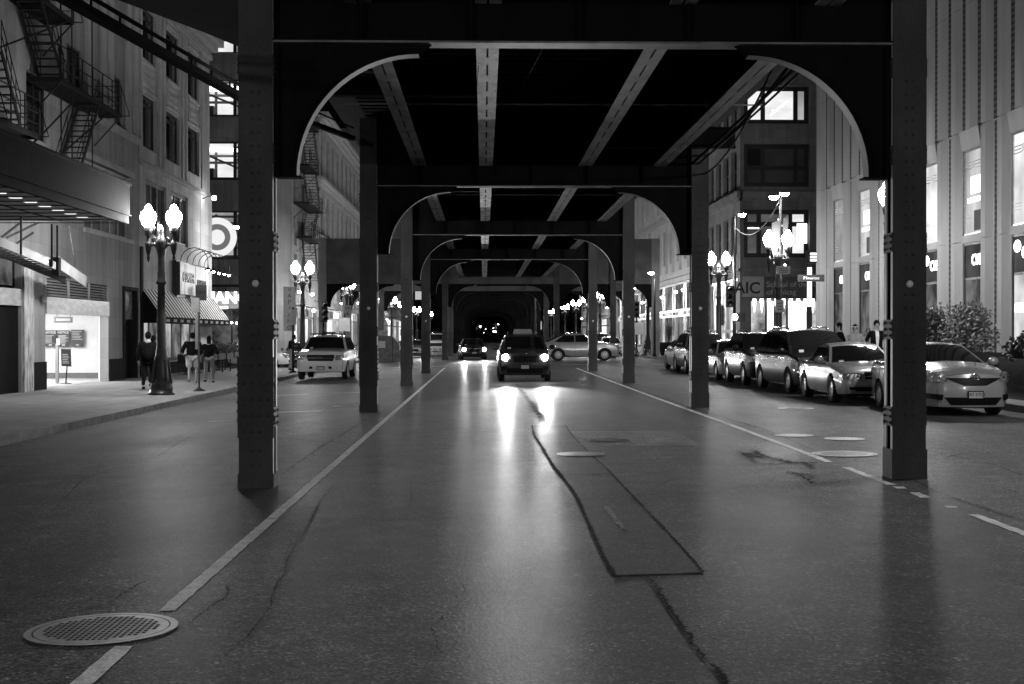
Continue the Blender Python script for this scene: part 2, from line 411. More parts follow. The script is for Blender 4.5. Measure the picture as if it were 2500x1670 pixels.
def ribbon(pts, w, dz, jit=0.0, step=0.12, taper=False):
    """a strip laid on the road along pts, its edges broken by jit"""
    P = []
    for (a, b), (c, d) in zip(pts[:-1], pts[1:]):
        n = max(1, int(math.hypot(c - a, d - b) / step))
        P += [(a + (c - a) * i / n, b + (d - b) * i / n) for i in range(n)]
    P.append(pts[-1]); rows = []; wob = 1.0
    for i, (x, y) in enumerate(P):
        a = P[max(0, i - 1)]; b = P[min(len(P) - 1, i + 1)]; dx, dy = b[0] - a[0], b[1] - a[1]; l = math.hypot(dx, dy) or 1
        nx, ny = -dy / l, dx / l; t = (1 - abs(2 * i / (len(P) - 1) - 1)) if taper else 1
        h = w / 2 * (0.25 + 0.75 * min(1, 3 * t)) if taper else w / 2
        if jit and w < .09: wob = .8 * wob + .2 * rnd.uniform(-.5, 2.3); h *= max(.06, wob)
        c1, c2 = h + rnd.uniform(-jit, jit), h + rnd.uniform(-jit, jit); o = rnd.uniform(-jit, jit) * (1.5 if taper else 0)
        x1, y1, x2, y2 = x + nx * (c1 + o), y + ny * (c1 + o), x - nx * (c2 - o), y - ny * (c2 - o)
        rows.append([(x2, y2, g(x2) + dz), (x1, y1, g(x1) + dz)])
    m_ = MB(); m_.sheet(rows, 0, False); return m_
def on_road(name, mbx, m_): o = mbx.build(name, m_); o.parent = road; return o
# ---- paint
on_road('lane_line', ribbon([(-1.955, 8.36), (-1.955, 67.5)], 0.105, .005, .006, .08), M_LINE)
on_road('lane_line', ribbon([(-1.965, 2.0), (-1.965, 7.42)], 0.105, .005, .008, .15), M_LINE)
on_road('lane_line', ribbon([(4.40, 17.1), (4.42, 24), (4.38, 34), (4.40, 64)], 0.105, .005, .009, .15), M_LINE)
for a, b in ((14.5, 16.4), (14.14, 14.32), (13.34, 13.79), (12.58, 12.7), (9.0, 12.1)):
    on_road('lane_line', ribbon([(4.40, a), (4.42, b)], 0.10, .005, .012, .12), M_LINE)
for yy in (71.6, 85.8):                                      # crosswalk edge lines, worn into dashes
    x = -8.0
    while x < 10.8:
        e = x + rnd.uniform(1.2, 2.4)
        on_road('crosswalk_line', ribbon([(x, yy), (min(e, 10.8), yy)], 0.28, .005, .02, .3), M_LINE); x = e + rnd.uniform(.25, .9)
for (x, y, l) in ((-3.9, 40.7, 1.3), (-5.75, 40.7, 0.9), (-4.3, 31, 1.2), (-5.5, 28.4, .5)):
    on_road('parking_tick', ribbon([(x - l / 2, y), (x + l / 2, y)], 0.10, .005, .01, .2), M_LINE)
# ---- patches of newer asphalt
def patch(pts, m_, dz):
    b_ = MB(); b_.add([(x, y, g(x) + dz) for x, y in pts], [list(range(len(pts)))]); return on_road('asphalt_patch', b_, m_)
PL = [(.90, 9.23), (.89, 10.04), (.91, 11.22), (.93, 12.55), (.95, 14.04), (.91, 15.79), (.87, 17.08), (.86, 19.34), (.82, 22.04), (.87, 24.39)]
PR = [(1.47, 24.29), (1.44, 21.93), (1.46, 18.69), (1.51, 16.13), (1.51, 14.3), (1.52, 12.67), (1.53, 11.44), (1.53, 10.32), (1.52, 9.3)]
patch([(1.38, 22.84), (1.75, 19.83), (3.2, 19.88), (3.22, 22.83)], M_PATCH2, .003)
patch(PL + PR, M_PATCH, .006)
for pl, w in ((PL, .030), (PR, .022), ([(.9, 9.23), (1.07, 9.24), (1.3, 9.24), (1.52, 9.3)], .010), ([(.87, 24.39), (1.47, 24.29)], .03)):
    on_road('crack', ribbon(pl, w, .010, .007, .035), M_CRACK)
on_road('crack', ribbon([(.94, 15.9), (1.2, 15.7), (1.5, 15.95)], .03, .010, .02, .06), M_CRACK)
on_road('lane_line', ribbon([(1.18, 11.4), (1.17, 12.9)], 0.05, .009, .008, .15), M_PATCH2)
for pts, w, j in (
    ([(-1.69, 15.61), (-1.67, 13.88), (-1.59, 12.55), (-1.54, 11.71), (-1.52, 11.1), (-1.48, 10.23), (-1.41, 9.58), (-1.4, 9.16), (-1.36, 8.71), (-1.32, 8.36), (-1.32, 7.98), (-1.32, 7.75), (-1.33, 7.45), (-1.35, 7.22), (-1.36, 6.98)], .009, .005),
    ([(-1.81, 9.25), (-1.74, 9.16), (-1.68, 8.92), (-1.66, 8.67), (-1.7, 8.53), (-1.72, 8.24), (-1.72, 7.93)], .012, .008),
    ([(-2.46, 16.48), (-2.47, 20.8), (-2.4, 23.02), (-2.35, 27.09)], .025, .012),
    ([(-2.53, 8.36), (-2.38, 8.54), (-2.37, 9.11), (-2.32, 9.51)], .012, .008),
    ([(-.85, 15.58), (-.74, 13.91), (-.72, 12.88)], .008, .006),
    ([(1.11, 9.19), (1.13, 8.8), (1.12, 8.23), (1.12, 7.85), (1.12, 7.54), (1.12, 7.14), (1.12, 6.83), (1.15, 6.64), (1.15, 6.45), (1.15, 6.0)], .028, .010),
    ([(1.08, 44.88), (1.11, 34.25), (1.14, 29.47), (1.09, 26.59), (1.18, 24.52)], .07, .05),
    ([(1.16, 33), (1.10, 30), (1.17, 27), (1.12, 25.6)], .10, .07),
    ([(3.58, 19.03), (3.81, 19.0), (3.72, 18.09), (3.83, 17.57), (3.9, 16.92), (4.26, 17.04)], .05, .03),
    ([(3.55, 18.84), (3.53, 17.94), (3.43, 17.12), (3.63, 16.8), (4.08, 17.06), (3.98, 16.18)], .05, .03),
    ([(3.63, 16.07), (3.66, 15.4), (3.59, 14.68), (3.77, 14.67), (3.97, 14.88)], .03, .02),
    ([(4.58, 64), (4.55, 48.57), (4.55, 38.55), (4.56, 32.48), (4.6, 27.65), (4.71, 25.02), (4.77, 22.05), (4.62, 19.11), (4.69, 17.32), (4.9, 16.67)], .03, .012),
    ([(4.8, 15.05), (4.66, 13.93), (4.66, 12.95), (4.68, 12.1), (4.72, 11.0), (4.75, 9)], .02, .010),
    ([(6.06, 17.57), (6.43, 18.08), (6.71, 18.24)], .02, .012), ([(5.44, 14.1), (5.47, 13.57)], .015, .01),
    ([(-1.9, 17.3), (0, 17.8), (.85, 17.6)], .015, .012), ([(1.5, 17.0), (2.6, 17.2), (3.5, 17.0)], .015, .012),
    ([(3.5, 18.6), (3.62, 18.3), (3.58, 17.9), (3.7, 17.6)], .09, .05), ([(3.72, 17.3), (3.95, 17.1), (4.2, 17.0)], .08, .05), ([(3.6, 15.9), (3.75, 15.5), (3.7, 15.1)], .06, .04),
    ([(-1.2, 12.0), (-.6, 12.3), (.2, 12.1), (.85, 12.3)], .010, .008), ([(2.2, 13.2), (2.9, 13.6), (3.6, 13.3)], .010, .008), ([(1.6, 10.4), (2.4, 10.1), (3.3, 10.6)], .008, .006),
    ([(-.2, 9.4), (-.1, 8.6), (-.3, 7.7), (-.2, 6.9)], .008, .006), ([(-4.5, 14.5), (-5.0, 17.0), (-4.8, 20.0), (-5.2, 24)], .014, .01), ([(-6.8, 20), (-5.4, 20.4), (-4.0, 20.1)], .012, .01), ([(6.2, 11.8), (6.0, 14), (6.3, 16.5), (6.1, 20)], .014, .01),
    ([(-2.6, 20.2), (-1.2, 20.4), (.8, 20.3)], .012, .01), ([(5.0, 22.4), (6.5, 22.2), (8.3, 22.3)], .02, .012)):
    on_road('crack', ribbon(pts, w, .0095, j, .03, True), M_CRACK)

def manhole(x, y, d, label, pattern, ring=True, tone=None):
    """cast-iron cover set in its ring, slots in rows or a waffle of studs"""
    r = thing('manhole_cover', label, 'manhole cover', (x, y, g(x)), 0, 'iron covers in the roadway')
    R = d / 2
    def Z(px): return g(x + px) - g(x)
    n = 40
    def annulus(r0, r1, dz):
        b = MB(); rows = []
        for rr in (r0, r1): rows.append([(rr * math.cos(2 * PI * k / n), rr * math.sin(2 * PI * k / n), Z(rr * math.cos(2 * PI * k / n)) + dz) for k in range(n + 1)])
        b.sheet(rows[::-1], 0, False); return b
    if ring:
        annulus(R * .90, R, .011).build('ring', tone or M_IRON, r)
        annulus(R * .87, R * .91, .008).build('joint', M_SLOT, r)
    b = annulus(0.001, R * (.88 if ring else 1), .0105); b.build('lid', tone or M_IRON, r)
    b = MB(); q = R * .74
    def slab(px, py, w, h):
        b.quad((px - w, py - h, Z(px - w) + .0125), (px + w, py - h, Z(px + w) + .0125), (px + w, py + h, Z(px + w) + .0125), (px - w, py + h, Z(px - w) + .0125))
    if pattern == 'slots':
        k = 9
        for i in range(-k, k + 1):
            for j in range(-6, 7):
                px, py = i * q / k * .98, j * q / 6.5
                if math.hypot(px, py) < q: slab(px, py, q / k * .30, q / 6.5 * .36)
    elif pattern == 'studs':
        k = 8
        for i in range(-k, k + 1):
            for j in range(-k, k + 1):
                px, py = i * q / k, j * q / k
                if math.hypot(px, py) < q: slab(px, py, q / k * .25, q / k * .25)
    elif pattern == 'ring':
        for i in range(24):
            t = 2 * PI * i / 24; slab(q * math.cos(t), q * math.sin(t), .012, .012)
    b.build('slots', M_SLOT, r)
    return r
manhole(-2.21, 7.86, .86, 'large iron cover with rows of slots, cutting the white line in the near left', 'slots', True, M_IRONM)
manhole(4.88, 18.18, .88, 'pale iron cover with a fine waffle pattern, beside the white line near the right column', 'studs', True, M_IRONP)
manhole(4.96, 21.51, .62, 'smooth pale round cover just inside the seam, next beyond the waffle cover', 'ring', False, M_IRONP)
manhole(5.57, 20.76, .62, 'smooth pale round cover to the right of a similar one, in the parking-side lane', 'ring', False, M_IRONP)
manhole(6.78, 29.24, .80, 'slotted iron cover in front of the parked minivan and sedan', 'slots', False, M_IRONP)
manhole(1.33, 18.52, .66, 'dark iron cover with a bright rim, sunk in the dark asphalt strip', 'ring', True)
manhole(1.94, 20.91, .62, 'dull iron cover in the pale square patch of asphalt', 'ring', False, M_STEEL)
manhole(-3.34, 32.79, .62, 'slotted iron cover on the left road half near the second column', 'slots', False, M_IRONP)
# ================================================================== the elevated railway
SP = 14.70
BX = (-2.538, 4.786)          # column centres
BEAM_Z0, BEAM_Z1 = 4.91, 6.405
CW, CD = .377, .33            # column width across, depth along the street
COL_TOP = BEAM_Z1

def column_mesh(detail=True, worn=False):
    b = MB(); h0, h1 = -.45, COL_TOP
    w, d = CW / 2, CD / 2
    for s_ in (-1, 1):
        b.box((-w, s_ * d, h0), (w, s_ * (d - .014), h1))                       # front and rear cover plates
        for q in (-1, 1):
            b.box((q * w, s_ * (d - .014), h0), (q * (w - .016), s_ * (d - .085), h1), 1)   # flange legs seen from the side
    b.box((-.10, -d + .014, h0), (.10, d - .014, h1), 2)                        # the web inside
    # batten plates tying the flanges on the two open sides
    z = .62
    while z < 4.6:
        for q in (-1, 1):
            b.box((q * w, -d + .01, z), (q * (w + .010), d - .01, z + .22))
            if detail:
                for zz in (z + .04, z + .11, z + .18):
                    for s_ in (-1, 1): b.rivet((q * (w + .010), s_ * (d - .05), zz), (q, 0, 0), .019)
        z += .98
    # foot
    f_ = .10 if worn else .36
    b.box((-w - .012, -d - .014, h0), (w + .012, d + .014, f_))
    if detail:
        n = int((4.75 - .75) / .15)
        for k in range(n):
            zz = .75 + k * .15
            if worn and zz < 1.45: continue
            for s_ in (-1,):
                for px in (-.04, .04): b.rivet((px, s_ * d, zz), (0, s_, 0), .021)
    if worn:                                                                    # cover plate with four rivets to a row on the lower part
        b.box((-w - .012, -d - .014, .50), (w + .012, -d + .002, 1.40))
        for px in (-.04, .04):
            for zz in (.2, .36): b.rivet((px, -d, zz), (0, -1, 0), .021)
        for zz in (.57, .75, .93, 1.11, 1.31):
            for px in (-.135, -.045, .045, .135): b.rivet((px, -d - .014, zz), (0, -1, 0), .019)
        for zz in [.70 + .1 * i for i in range(8)]:
            for q in (-1, 1): b.rivet((q * (w + .012), -d + .02, zz), (q, 0, 0), .02)
    return b
BENT_MATS = [M_STEEL, M_LITEDGE, M_BLACKS]
GIRDER_MATS = [mat('lit_girder', .24, .6, var=.2, scale=1.2, bump=.1), M_STEEL2, M_BLACK]  # outer station columns: the light on them put in as a paler colour
UPPER_MATS = [M_SHADED, M_STEEL2, M_BLACK]
ARC_R = 1.36
def knee_mesh(s_):
    """solid web plate from a column to the beam, its inner edge a quarter circle with a flange along it; s_ = +1 opens to the right"""
    b = MB(); x0 = 0.0
    cx, cz = .26 + ARC_R, BEAM_Z0 - .12 - ARC_R        # circle centre measured from the column face
    arc = [(cx - ARC_R * math.cos(t), cz + ARC_R * math.sin(t)) for t in [PI / 2 * i / 18 for i in range(19)]]
    poly = [(x0, cz - .02)] + arc + [(cx + .16, BEAM_Z0 + .03), (cx + .16, BEAM_Z0 + .3), (x0, BEAM_Z0 + .3)]
    for (a, c) in zip(poly[1:-3], poly[2:-2]): pass
    # web as a fan of quads between the arc and the top edge
    top = BEAM_Z0 + .03; vs = []
    for k, (ax, az) in enumerate(arc):
        pass
    for y, flip in ((-.012, False), (.012, True)):
        g1 = [[(s_ * ax, y, az), (s_ * ax, y, top)] for ax, az in arc]
        b.sheet(g1)
        b.quad((0, y, arc[0][1]), (s_ * arc[0][0], y, arc[0][1]), (s_ * arc[0][0], y, top), (0, y, top))
        b.add([(s_ * arc[-1][0], y, arc[-1][1]), (s_ * (cx + .18), y, top), (s_ * arc[-1][0], y, top)], [[0, 1, 2]])
    rows = []
    for ax, az in arc: rows.append([(s_ * ax, -.11, az), (s_ * ax, .11, az)])
    b.sheet(rows, 1); rows2 = []
    for (ax, az) in arc:
        nx, nz = (ax - cx) / ARC_R, (az - cz) / ARC_R
        rows2.append([(s_ * (ax + nx * .022), -.11, az + nz * .022), (s_ * (ax + nx * .022), .11, az + nz * .022)])
    b.sheet(rows2, 0)
    for e in (0, 1):
        b.sheet([[rows[i][e], rows2[i][e]] for i in range(len(rows))], 0)
    b.beam((s_ * .02, 0, arc[0][1] - .01), (s_ * (arc[0][0] + .05), 0, arc[0][1] - .01), .2, .02)
    b.box((s_ * .0, -.09, arc[0][1]), (s_ * .05, .09, BEAM_Z0), 0)               # angle against the column
    for k in range(10):
        ax, az = arc[1 + int(k * 1.7)]; nx, nz = (ax - cx) / ARC_R, (az - cz) / ARC_R
        b.rivet((s_ * (ax + nx * .07), -.012, az + nz * .07), (0, -1, 0), .014)
    return b
def beam_mesh(xa, xb, z0, z1, stiff=1.2):
    b = MB()
    b.box((xa, -.012, z0 + .02), (xb, .012, z1))
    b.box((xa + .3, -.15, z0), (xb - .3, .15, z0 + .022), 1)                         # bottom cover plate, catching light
    b.box((xa, -.15, z0 + .022), (xb, .15, z0 + .04)); b.box((xa, -.15, z1 - .03), (xb, .15, z1))
    for s_ in (-1, 1):
        b.box((xa, s_ * .012, z0 + .04), (xb, s_ * .028, z0 + .19)); b.box((xa, s_ * .012, z1 - .18), (xb, s_ * .028, z1 - .03))
    x = xa + .15
    while x < xb:
        for s_ in (-1, 1): b.box((x - .008, s_ * .028, z0 + .06), (x + .008, s_ * .12, z1 - .05))
        x += stiff
    x = xa + .06
    while x < xb:
        for zz in (z0 + .10, z1 - .11): b.rivet((x, -.028, zz), (0, -1, 0), .017)
        x += .16
    return b
def make_bent(y, label, group):
    t = thing('steel_bent', label, 'railway bent', (0, y, 0), 0, group)
    for i, (cx, s_) in enumerate(((BX[0], 1), (BX[1], -1))):
        o = column_mesh(True, i == 0).build('column', BENT_MATS, t, loc=(cx, 0, 0))
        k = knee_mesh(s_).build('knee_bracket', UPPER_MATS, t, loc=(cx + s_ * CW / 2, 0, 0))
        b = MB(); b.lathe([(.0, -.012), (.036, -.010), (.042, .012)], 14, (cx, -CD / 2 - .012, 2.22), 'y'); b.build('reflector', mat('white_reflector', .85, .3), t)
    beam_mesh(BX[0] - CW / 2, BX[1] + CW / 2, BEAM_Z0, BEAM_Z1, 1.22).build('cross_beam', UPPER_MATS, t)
    return t
BENTS = 'steel bents carrying the tracks over the street'
bent0 = make_bent(15.26, 'nearest riveted steel bent, its two columns framing the whole street', BENTS)
dup(bent0, loc=(0, 15.26 + SP, 0), label='second steel bent, its left column in front of the white off-road vehicle')
dup(bent0, loc=(0, 15.26 + 2 * SP, 0), label='third steel bent, standing just behind the slimmer arch of the second')
dup(bent0, loc=(0, 15.26 + 3 * SP, 0), label='fourth steel bent, last before the crossing with the silver car')
dup(bent0, loc=(0, 15.26 - SP * 1.02, 0), label='steel bent overhead, standing beside the camera and out of the frame')
def wide_bent(y, label):
    t = thing('station_bent', label, 'railway bent', (0, y, 0), 0, 'wide bents of the station beyond the crossing')
    for cx in (BX[0], BX[1], -10.55, 11.3):
        if abs(cx) > 8:
            b = MB(); b.box((cx - .26, -.24, -.5), (cx + .26, .24, 7.92))
            for k in range(48):
                for px in (-.17, -.08, .08, .17): b.rivet((cx + px, -.24, .4 + k * .155), (0, -1, 0), .022)
            b.build('column', GIRDER_MATS, t)
        else:
            o = bpy.data.objects.new('column', bent0.children[0].data); COL.objects.link(o); o.parent = t; o.location = (cx, 0, 0)
    for cx, s_ in ((-10.29, 1), (11.04, -1), (BX[0] - .2, -1), (BX[0] + .2, 1), (BX[1] - .2, -1), (BX[1] + .2, 1), (-7.6, 1), (8.3, -1)):
        knee_mesh(s_).build('knee_bracket', UPPER_MATS, t, loc=(cx, 0, 0))
    for cx in (-7.8, 8.5):
        o = bpy.data.objects.new('column', bent0.children[0].data); COL.objects.link(o); o.parent = t; o.location = (cx, 0, 0)
    b = beam_mesh(-10.29, 11.04, BEAM_Z0, 7.9, 2.65)
    x = -10.1
    while x < 10.9:
        for zz in (5.25, 5.31, 7.55): b.rivet((x, -.02, zz), (0, -1, 0), .024)
        x += .2
    b.build('plate_girder', [mat('girder_web', .11, .6, var=.25, scale=1.2, bump=.1, spec=.1), M_SHADED, M_BLACK], t)
    return t
wide_bent(88.8, 'wide plate-girder bent right behind the crossing, reaching over both pavements')
wide_bent(88.8 + SP, 'second wide plate-girder bent, half hidden behind the first one')
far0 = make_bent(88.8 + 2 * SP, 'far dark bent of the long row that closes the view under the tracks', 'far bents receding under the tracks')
for ch in list(far0.children):  # far row recoloured: the dark under the distant tracks put into its steel
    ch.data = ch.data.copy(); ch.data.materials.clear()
    for m_ in (M_SHADED, M_SHADED, M_BLACKS): ch.data.materials.append(m_)
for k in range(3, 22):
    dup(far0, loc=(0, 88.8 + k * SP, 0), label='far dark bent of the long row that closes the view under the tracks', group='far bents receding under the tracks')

# ---- the track deck: four stringers on the bents, ties and rails above
deck = thing('elevated_track', 'dark railway deck overhead on four long girders with pale worn undersides', 'railway deck', (0, 0, 0))
ST_Z = 5.38
M_PALE = mat('worn_lit_flange', 0.80, 0.6, var=0.55, scale=2.6, bump=0.1, stretch=(1.5, .5, 1), fine=.2, fscale=30)  # worn underside, whitened further in place of headlight bounce
M_FLANGE = mat('lit_flange', 0.50, 0.6, var=0.3, scale=2.6, bump=0.1, stretch=(1.5, .5, 1))  # underside paled in place of headlight bounce
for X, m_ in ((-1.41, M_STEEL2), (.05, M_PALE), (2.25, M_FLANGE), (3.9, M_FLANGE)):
    b = MB()
    b.box((X - .012, -30, ST_Z + .02), (X + .012, 420, 6.42))
    for s_ in (-1, 1):
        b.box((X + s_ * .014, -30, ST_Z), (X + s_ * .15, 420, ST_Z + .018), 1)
        b.box((X + s_ * .012, -30, ST_Z + .018), (X + s_ * .03, 420, ST_Z + .15))
    y = -8
    while y < 180:                                            # stay plates bridge the slot between the two angles
        b.box((X - .014, y, ST_Z + .001), (X + .014, y + .45, ST_Z + .016), 1); y += 1.25
    b.box((X - .15, -30, 6.40), (X + .15, 420, 6.42))
    y = -8
    while y < 150:
        for s_ in (-1, 1): b.box((X + s_ * .03, y, ST_Z + .02), (X + s_ * .12, y + .02, 6.4))
        y += 1.22
    b.build('stringer', [M_SHADED, m_], deck)
b = MB(); y = -30
while y < 420:
    b.box((-2.6, y, 6.43), (5.1, y + .26, 6.62)); y += .42
b.build('tie_bed', M_TIE, deck)['kind'] = 'stuff'
b = MB(); b.box((-3.3, -30, 6.63), (5.6, 420, 6.70)); b.build('walkway_boards', M_TIE, deck)
for X in (-1.41, .05, 2.25, 3.9):
    b = MB(); b.box((X - .035, -30, 6.705), (X + .035, 420, 6.85)); b.build('rail', M_STEEL, deck)
for k in range(-1, 14):
    y = 15.26 + SP * (k + .5); b = MB()
    b.beam((-2.4, y, 5.50), (4.7, y, 5.50), .022, .022)
    for X in (-1.41, .05, 2.25, 3.9):
        b.cbox((X - .17, y, 5.5), (.03, .05, .05)); b.cbox((X + .17, y, 5.5), (.03, .05, .05))
    b.build('tie_rod', M_STEEL2, deck)
for (xa, xb, y, z0, z1) in ((2.2, 5.15, 27.6, 5.46, 5.88), (-2.75, .25, 22.2, 5.55, 5.86), (2.3, 4.9, 57.0, 5.5, 5.8), (2.2, 4.9, 71.6, 5.5, 5.8), (-2.7, .2, 37, 5.55, 5.86), (-.5, 3.2, 100.0, 5.2, 5.4)):
    b = MB(); b.box((xa, y - .11, z0), (xb, y + .11, z0 + .025)); b.box((xa, y - .11, z1 - .025), (xb, y + .11, z1)); b.box((xa, y - .01, z0), (xb, y + .01, z1))
    b.build('short_beam', M_SHADED, deck)
# station platform edge that swings out on the left, and the slab behind it
b = MB()
b.prism([(-2.72, 18.54), (-3.3, 18.54), (-3.61, 17.61), (-4.27, 15.91), (-6.5, 11), (-6.5, 4), (-2.72, 4)], 'z', 5.56, 5.9)
b.prism([(-2.72, 18.3), (-3.2, 18.3), (-4.1, 15.91), (-6.3, 11), (-6.3, 4), (-2.72, 4)], 'z', 5.9, 6.5)
b.build('platform_edge', M_BLACKS, deck)
b = MB()
b.beam((-3.72, 11.0, 4.56), (-2.78, 18.2, 4.56), .12, .07); b.tube([(-3.72, 11.0, 4.70), (-2.78, 18.2, 4.70)], .022, 6); b.tube([(-3.80, 11.0, 4.76), (-2.86, 18.2, 4.76)], .016, 6)
for k in range(12):
    t = k / 11; b.beam((-3.72 + .94 * t, 11 + 7.2 * t, 4.56), (-3.72 + .94 * t, 11 + 7.2 * t, 4.72), .02, .02)
b.build('cable_tray', M_BLACKS, deck)
b = MB(); b.beam((-3.9, 27.2, 6.05), (-2.75, 28.6, 5.78), .12, .09); b.tube([(-3.9, 27.2, 6.35), (-2.75, 28.6, 6.0)], .02, 6)
b.beam((-3.9, 27.2, 6.02), (-3.9, 27.2, 6.4), .03, .03); b.build('cable_bracket', M_BLACK, deck)
def sag(p, q, s_, n=10):
    p, q = Vector(p), Vector(q); return [p.lerp(q, i / n) - Vector((0, 0, s_ * 4 * (i / n) * (1 - i / n))) for i in range(n + 1)]
for p_, q_, s_, r_ in (((4.2, 19.0, 5.7), (4.9, 29.8, 5.2), .3, .018), ((4.35, 19.0, 5.5), (4.95, 29.8, 5.6), .1, .025), ((4.45, 17.5, 5.5), (4.6, 29.8, 5.42), .02, .03),
                       ((4.58, 17.5, 5.5), (4.75, 29.8, 5.42), .02, .02), ((.9, 15.3, 5.4), (.55, 24, 5.9), .1, .006), ((.0, 15.3, 5.9), (-.1, 20, 5.3), .1, .005)):
    b = MB(); b.tube(sag(p_, q_, s_), r_, 6); b.build('cable', M_BLACKS, deck)
# ================================================================== street lamps
def acorn():
    return [(.0, -.27), (.085, -.27), (.10, -.25), (.17, -.15), (.215, -.02), (.22, .06), (.19, .16), (.12, .22), (.10, .25), (.105, .28), (.07, .34), (.035, .38), (.0, .40)]
def street_lamp(label, loc, rz=0, group='twin acorn street lamps'):
    t = thing('street_lamp', label, 'street lamp', loc, rz, group)
    b = MB()
    b.lathe([(.40, 0), (.40, .06), (.34, .07), (.335, .22), (.31, .26), (.31, .32), (.27, .36), (.235, .55), (.21, .80), (.195, 1.0), (.20, 1.08), (.165, 1.16), (.15, 1.35),
             (.135, 1.4), (.12, 2.4), (.105, 3.2), (.15, 3.24), (.15, 3.30), (.11, 3.34), (.115, 3.55), (.10, 3.6), (.10, 4.0), (.13, 4.2), (.18, 4.42), (.17, 4.5), (.10, 4.6), (.07, 4.72), (.085, 4.8), (.05, 4.88), (.0, 4.98)], 16)
    for k in range(8):
        a = 2 * PI * k / 8; b.beam((.20 * math.cos(a), .20 * math.sin(a), 1.0), (.30 * math.cos(a), .30 * math.sin(a), .3), .05, .04)
    b.build('post', M_LAMPIRON, t)
    for s_ in (-1, 1):
        b = MB(); x = s_ * .37
        b.tube([(s_ * .10, 0, 4.30), (s_ * .20, 0, 4.40), (s_ * .27, 0, 4.36), (x, 0, 4.42)], [.06, .055, .045, .05], 8)
        b.tube([(s_ * .12, 0, 4.52), (s_ * .2, 0, 4.58), (s_ * .25, 0, 4.50), (s_ * .2, 0, 4.45)], .028, 8)
        b.lathe([(.0, 3.85), (.025, 3.9), (.05, 4.0), (.03, 4.06), (.05, 4.1), (.085, 4.25), (.09, 4.36), (.11, 4.42), (.06, 4.46), (.05, 4.6), (.10, 4.66), (.12, 4.74), (.13, 4.86), (.11, 4.90)], 12, (x, 0, 0))
        arm = b.build('arm', M_LAMPIRON, t)
        b = MB(); A = [(r_ * 1.06, h * 1.04 + 5.15) for r_, h in acorn()]        # a diffuser bowl below, a weaker cap above: the lamp throws its light down
        b.lathe(A[:5], 12, (x, 0, 0), 'z', 0, cap=False); b.lathe(A[4:], 12, (x, 0, 0), 'z', 1, cap=False); sub(b.build('globe', [M_GLOBE, M_GLOBETOP], t), arm)
        b = MB(); b.lathe([(.02, 5.52), (.03, 5.56), (.008, 5.6), (.0, 5.7)], 8, (x, 0, 0)); sub(b.build('finial', M_LAMPIRON, t), arm)
    return t
ZL, ZR = -.12, .21
lamp0 = street_lamp('black twin lamp beside the man in the dark suit on the left pavement', (-9.4, 39.6, ZL))
def lamp(x, y, z, label, group=None): return dup(lamp0, loc=(x, y, z), label=label, group=group)
lamp(-9.35, 70.0, ZL, 'twin lamp with a pale hanging banner, above the white off-road vehicle')
lamp(11.17, 36.0, ZR, 'twin lamp hidden by the nearest right column, one globe showing')
lamp(11.60, 53.0, ZR, 'twin lamp in front of the school sign with papers on its post')
lamp(11.72, 67.2, ZR, 'twin lamp between the second right column and the traffic signal')
lamp(11.03, 18.5, ZR, 'twin lamp on the right pavement by the planters, out of the frame')
lamp(-9.4, -1.0, ZL, 'twin lamp on the left pavement behind the camera')
lamp(11.03, -3.0, ZR, 'twin lamp on the right pavement behind the camera')
FARL = 'far twin lamps beyond the crossing'
for y in (93, 107, 121, 138, 158, 190, 235): lamp(-9.4, y, ZL, 'far twin lamp in the bright cluster left of the track columns', FARL)
for y in (92, 104, 116, 130, 146, 164, 186, 225): lamp(11.2, y, ZR, 'far twin lamp in the bright rising row right of the track columns', FARL + ' on the right')

def cobra(label, loc, arms, height, rz=0, r=.075):
    """tall plain pole with one or two drooping street-light heads; arms: list of (dx, dy, dz)"""
    t = thing('tall_street_light', label, 'street light', loc, rz, 'tall poles with drooping light heads')
    b = MB(); b.lathe([(r * 1.9, 0), (r * 1.9, .1), (r * 1.2, .18), (r, 1.2), (r * .7, height)], 10); b.build('pole', M_BLACK, t)
    for dx, dy, dz in arms:
        b = MB(); b.tube([(0, 0, height - .5), (dx * .4, dy * .4, height + dz * .7), (dx * .8, dy * .8, height + dz)], .03, 6)
        b.lathe([(0, .10), (.09, .08), (.15, .03), (.165, 0)], 10, (dx, dy, height + dz), sx=1.3); a = b.build('light_arm', M_BLACK, t)
        b = MB(); b.lathe([(.15, .0), (.14, -.06), (.09, -.12), (0, -.14)], 10, (dx, dy, height + dz), sx=1.25); sub(b.build('light_head', M_COBRA, t), a)
    return t
cobra('tall pole with two light heads, a draped cable and flags, behind the right twin lamp', (11.9, 54.0, ZR), [(-.28, -.1, .0), (.22, .3, .18)], 6.95)
cobra('single light head on the pole that carries the right traffic signal', (12.45, 66.9, ZR), [(.38, 0, .1)], 7.3, r=.09)
cobra('single light head on a thin pole before the lit ring sign', (-11.75, 67.0, ZL), [(-.42, 0, .08)], 7.0)
cobra('low light head far off beside the lit left shop fronts', (-9.0, 98, ZL), [(.4, 0, 0)], 5.6)
cobra('small light hung under the far tracks, right of the centre', (4.2, 110, .03), [(.4, 0, 0)], 5.6)
cobra('single globe-like light on the far wide bent at the right', (10.9, 86.0, ZR), [(-.25, -.2, .05)], 5.3)
b = MB(); b.tube(sag((12.5, 66.8, 6.9), (11.9, 54.2, 7.0), .75, 16), .022, 6)
tag(b.build('slack_cable', mat('cable_sheath', .22, .6)), 'pale cable sagging between the two tall light poles at the right corner', 'cable')

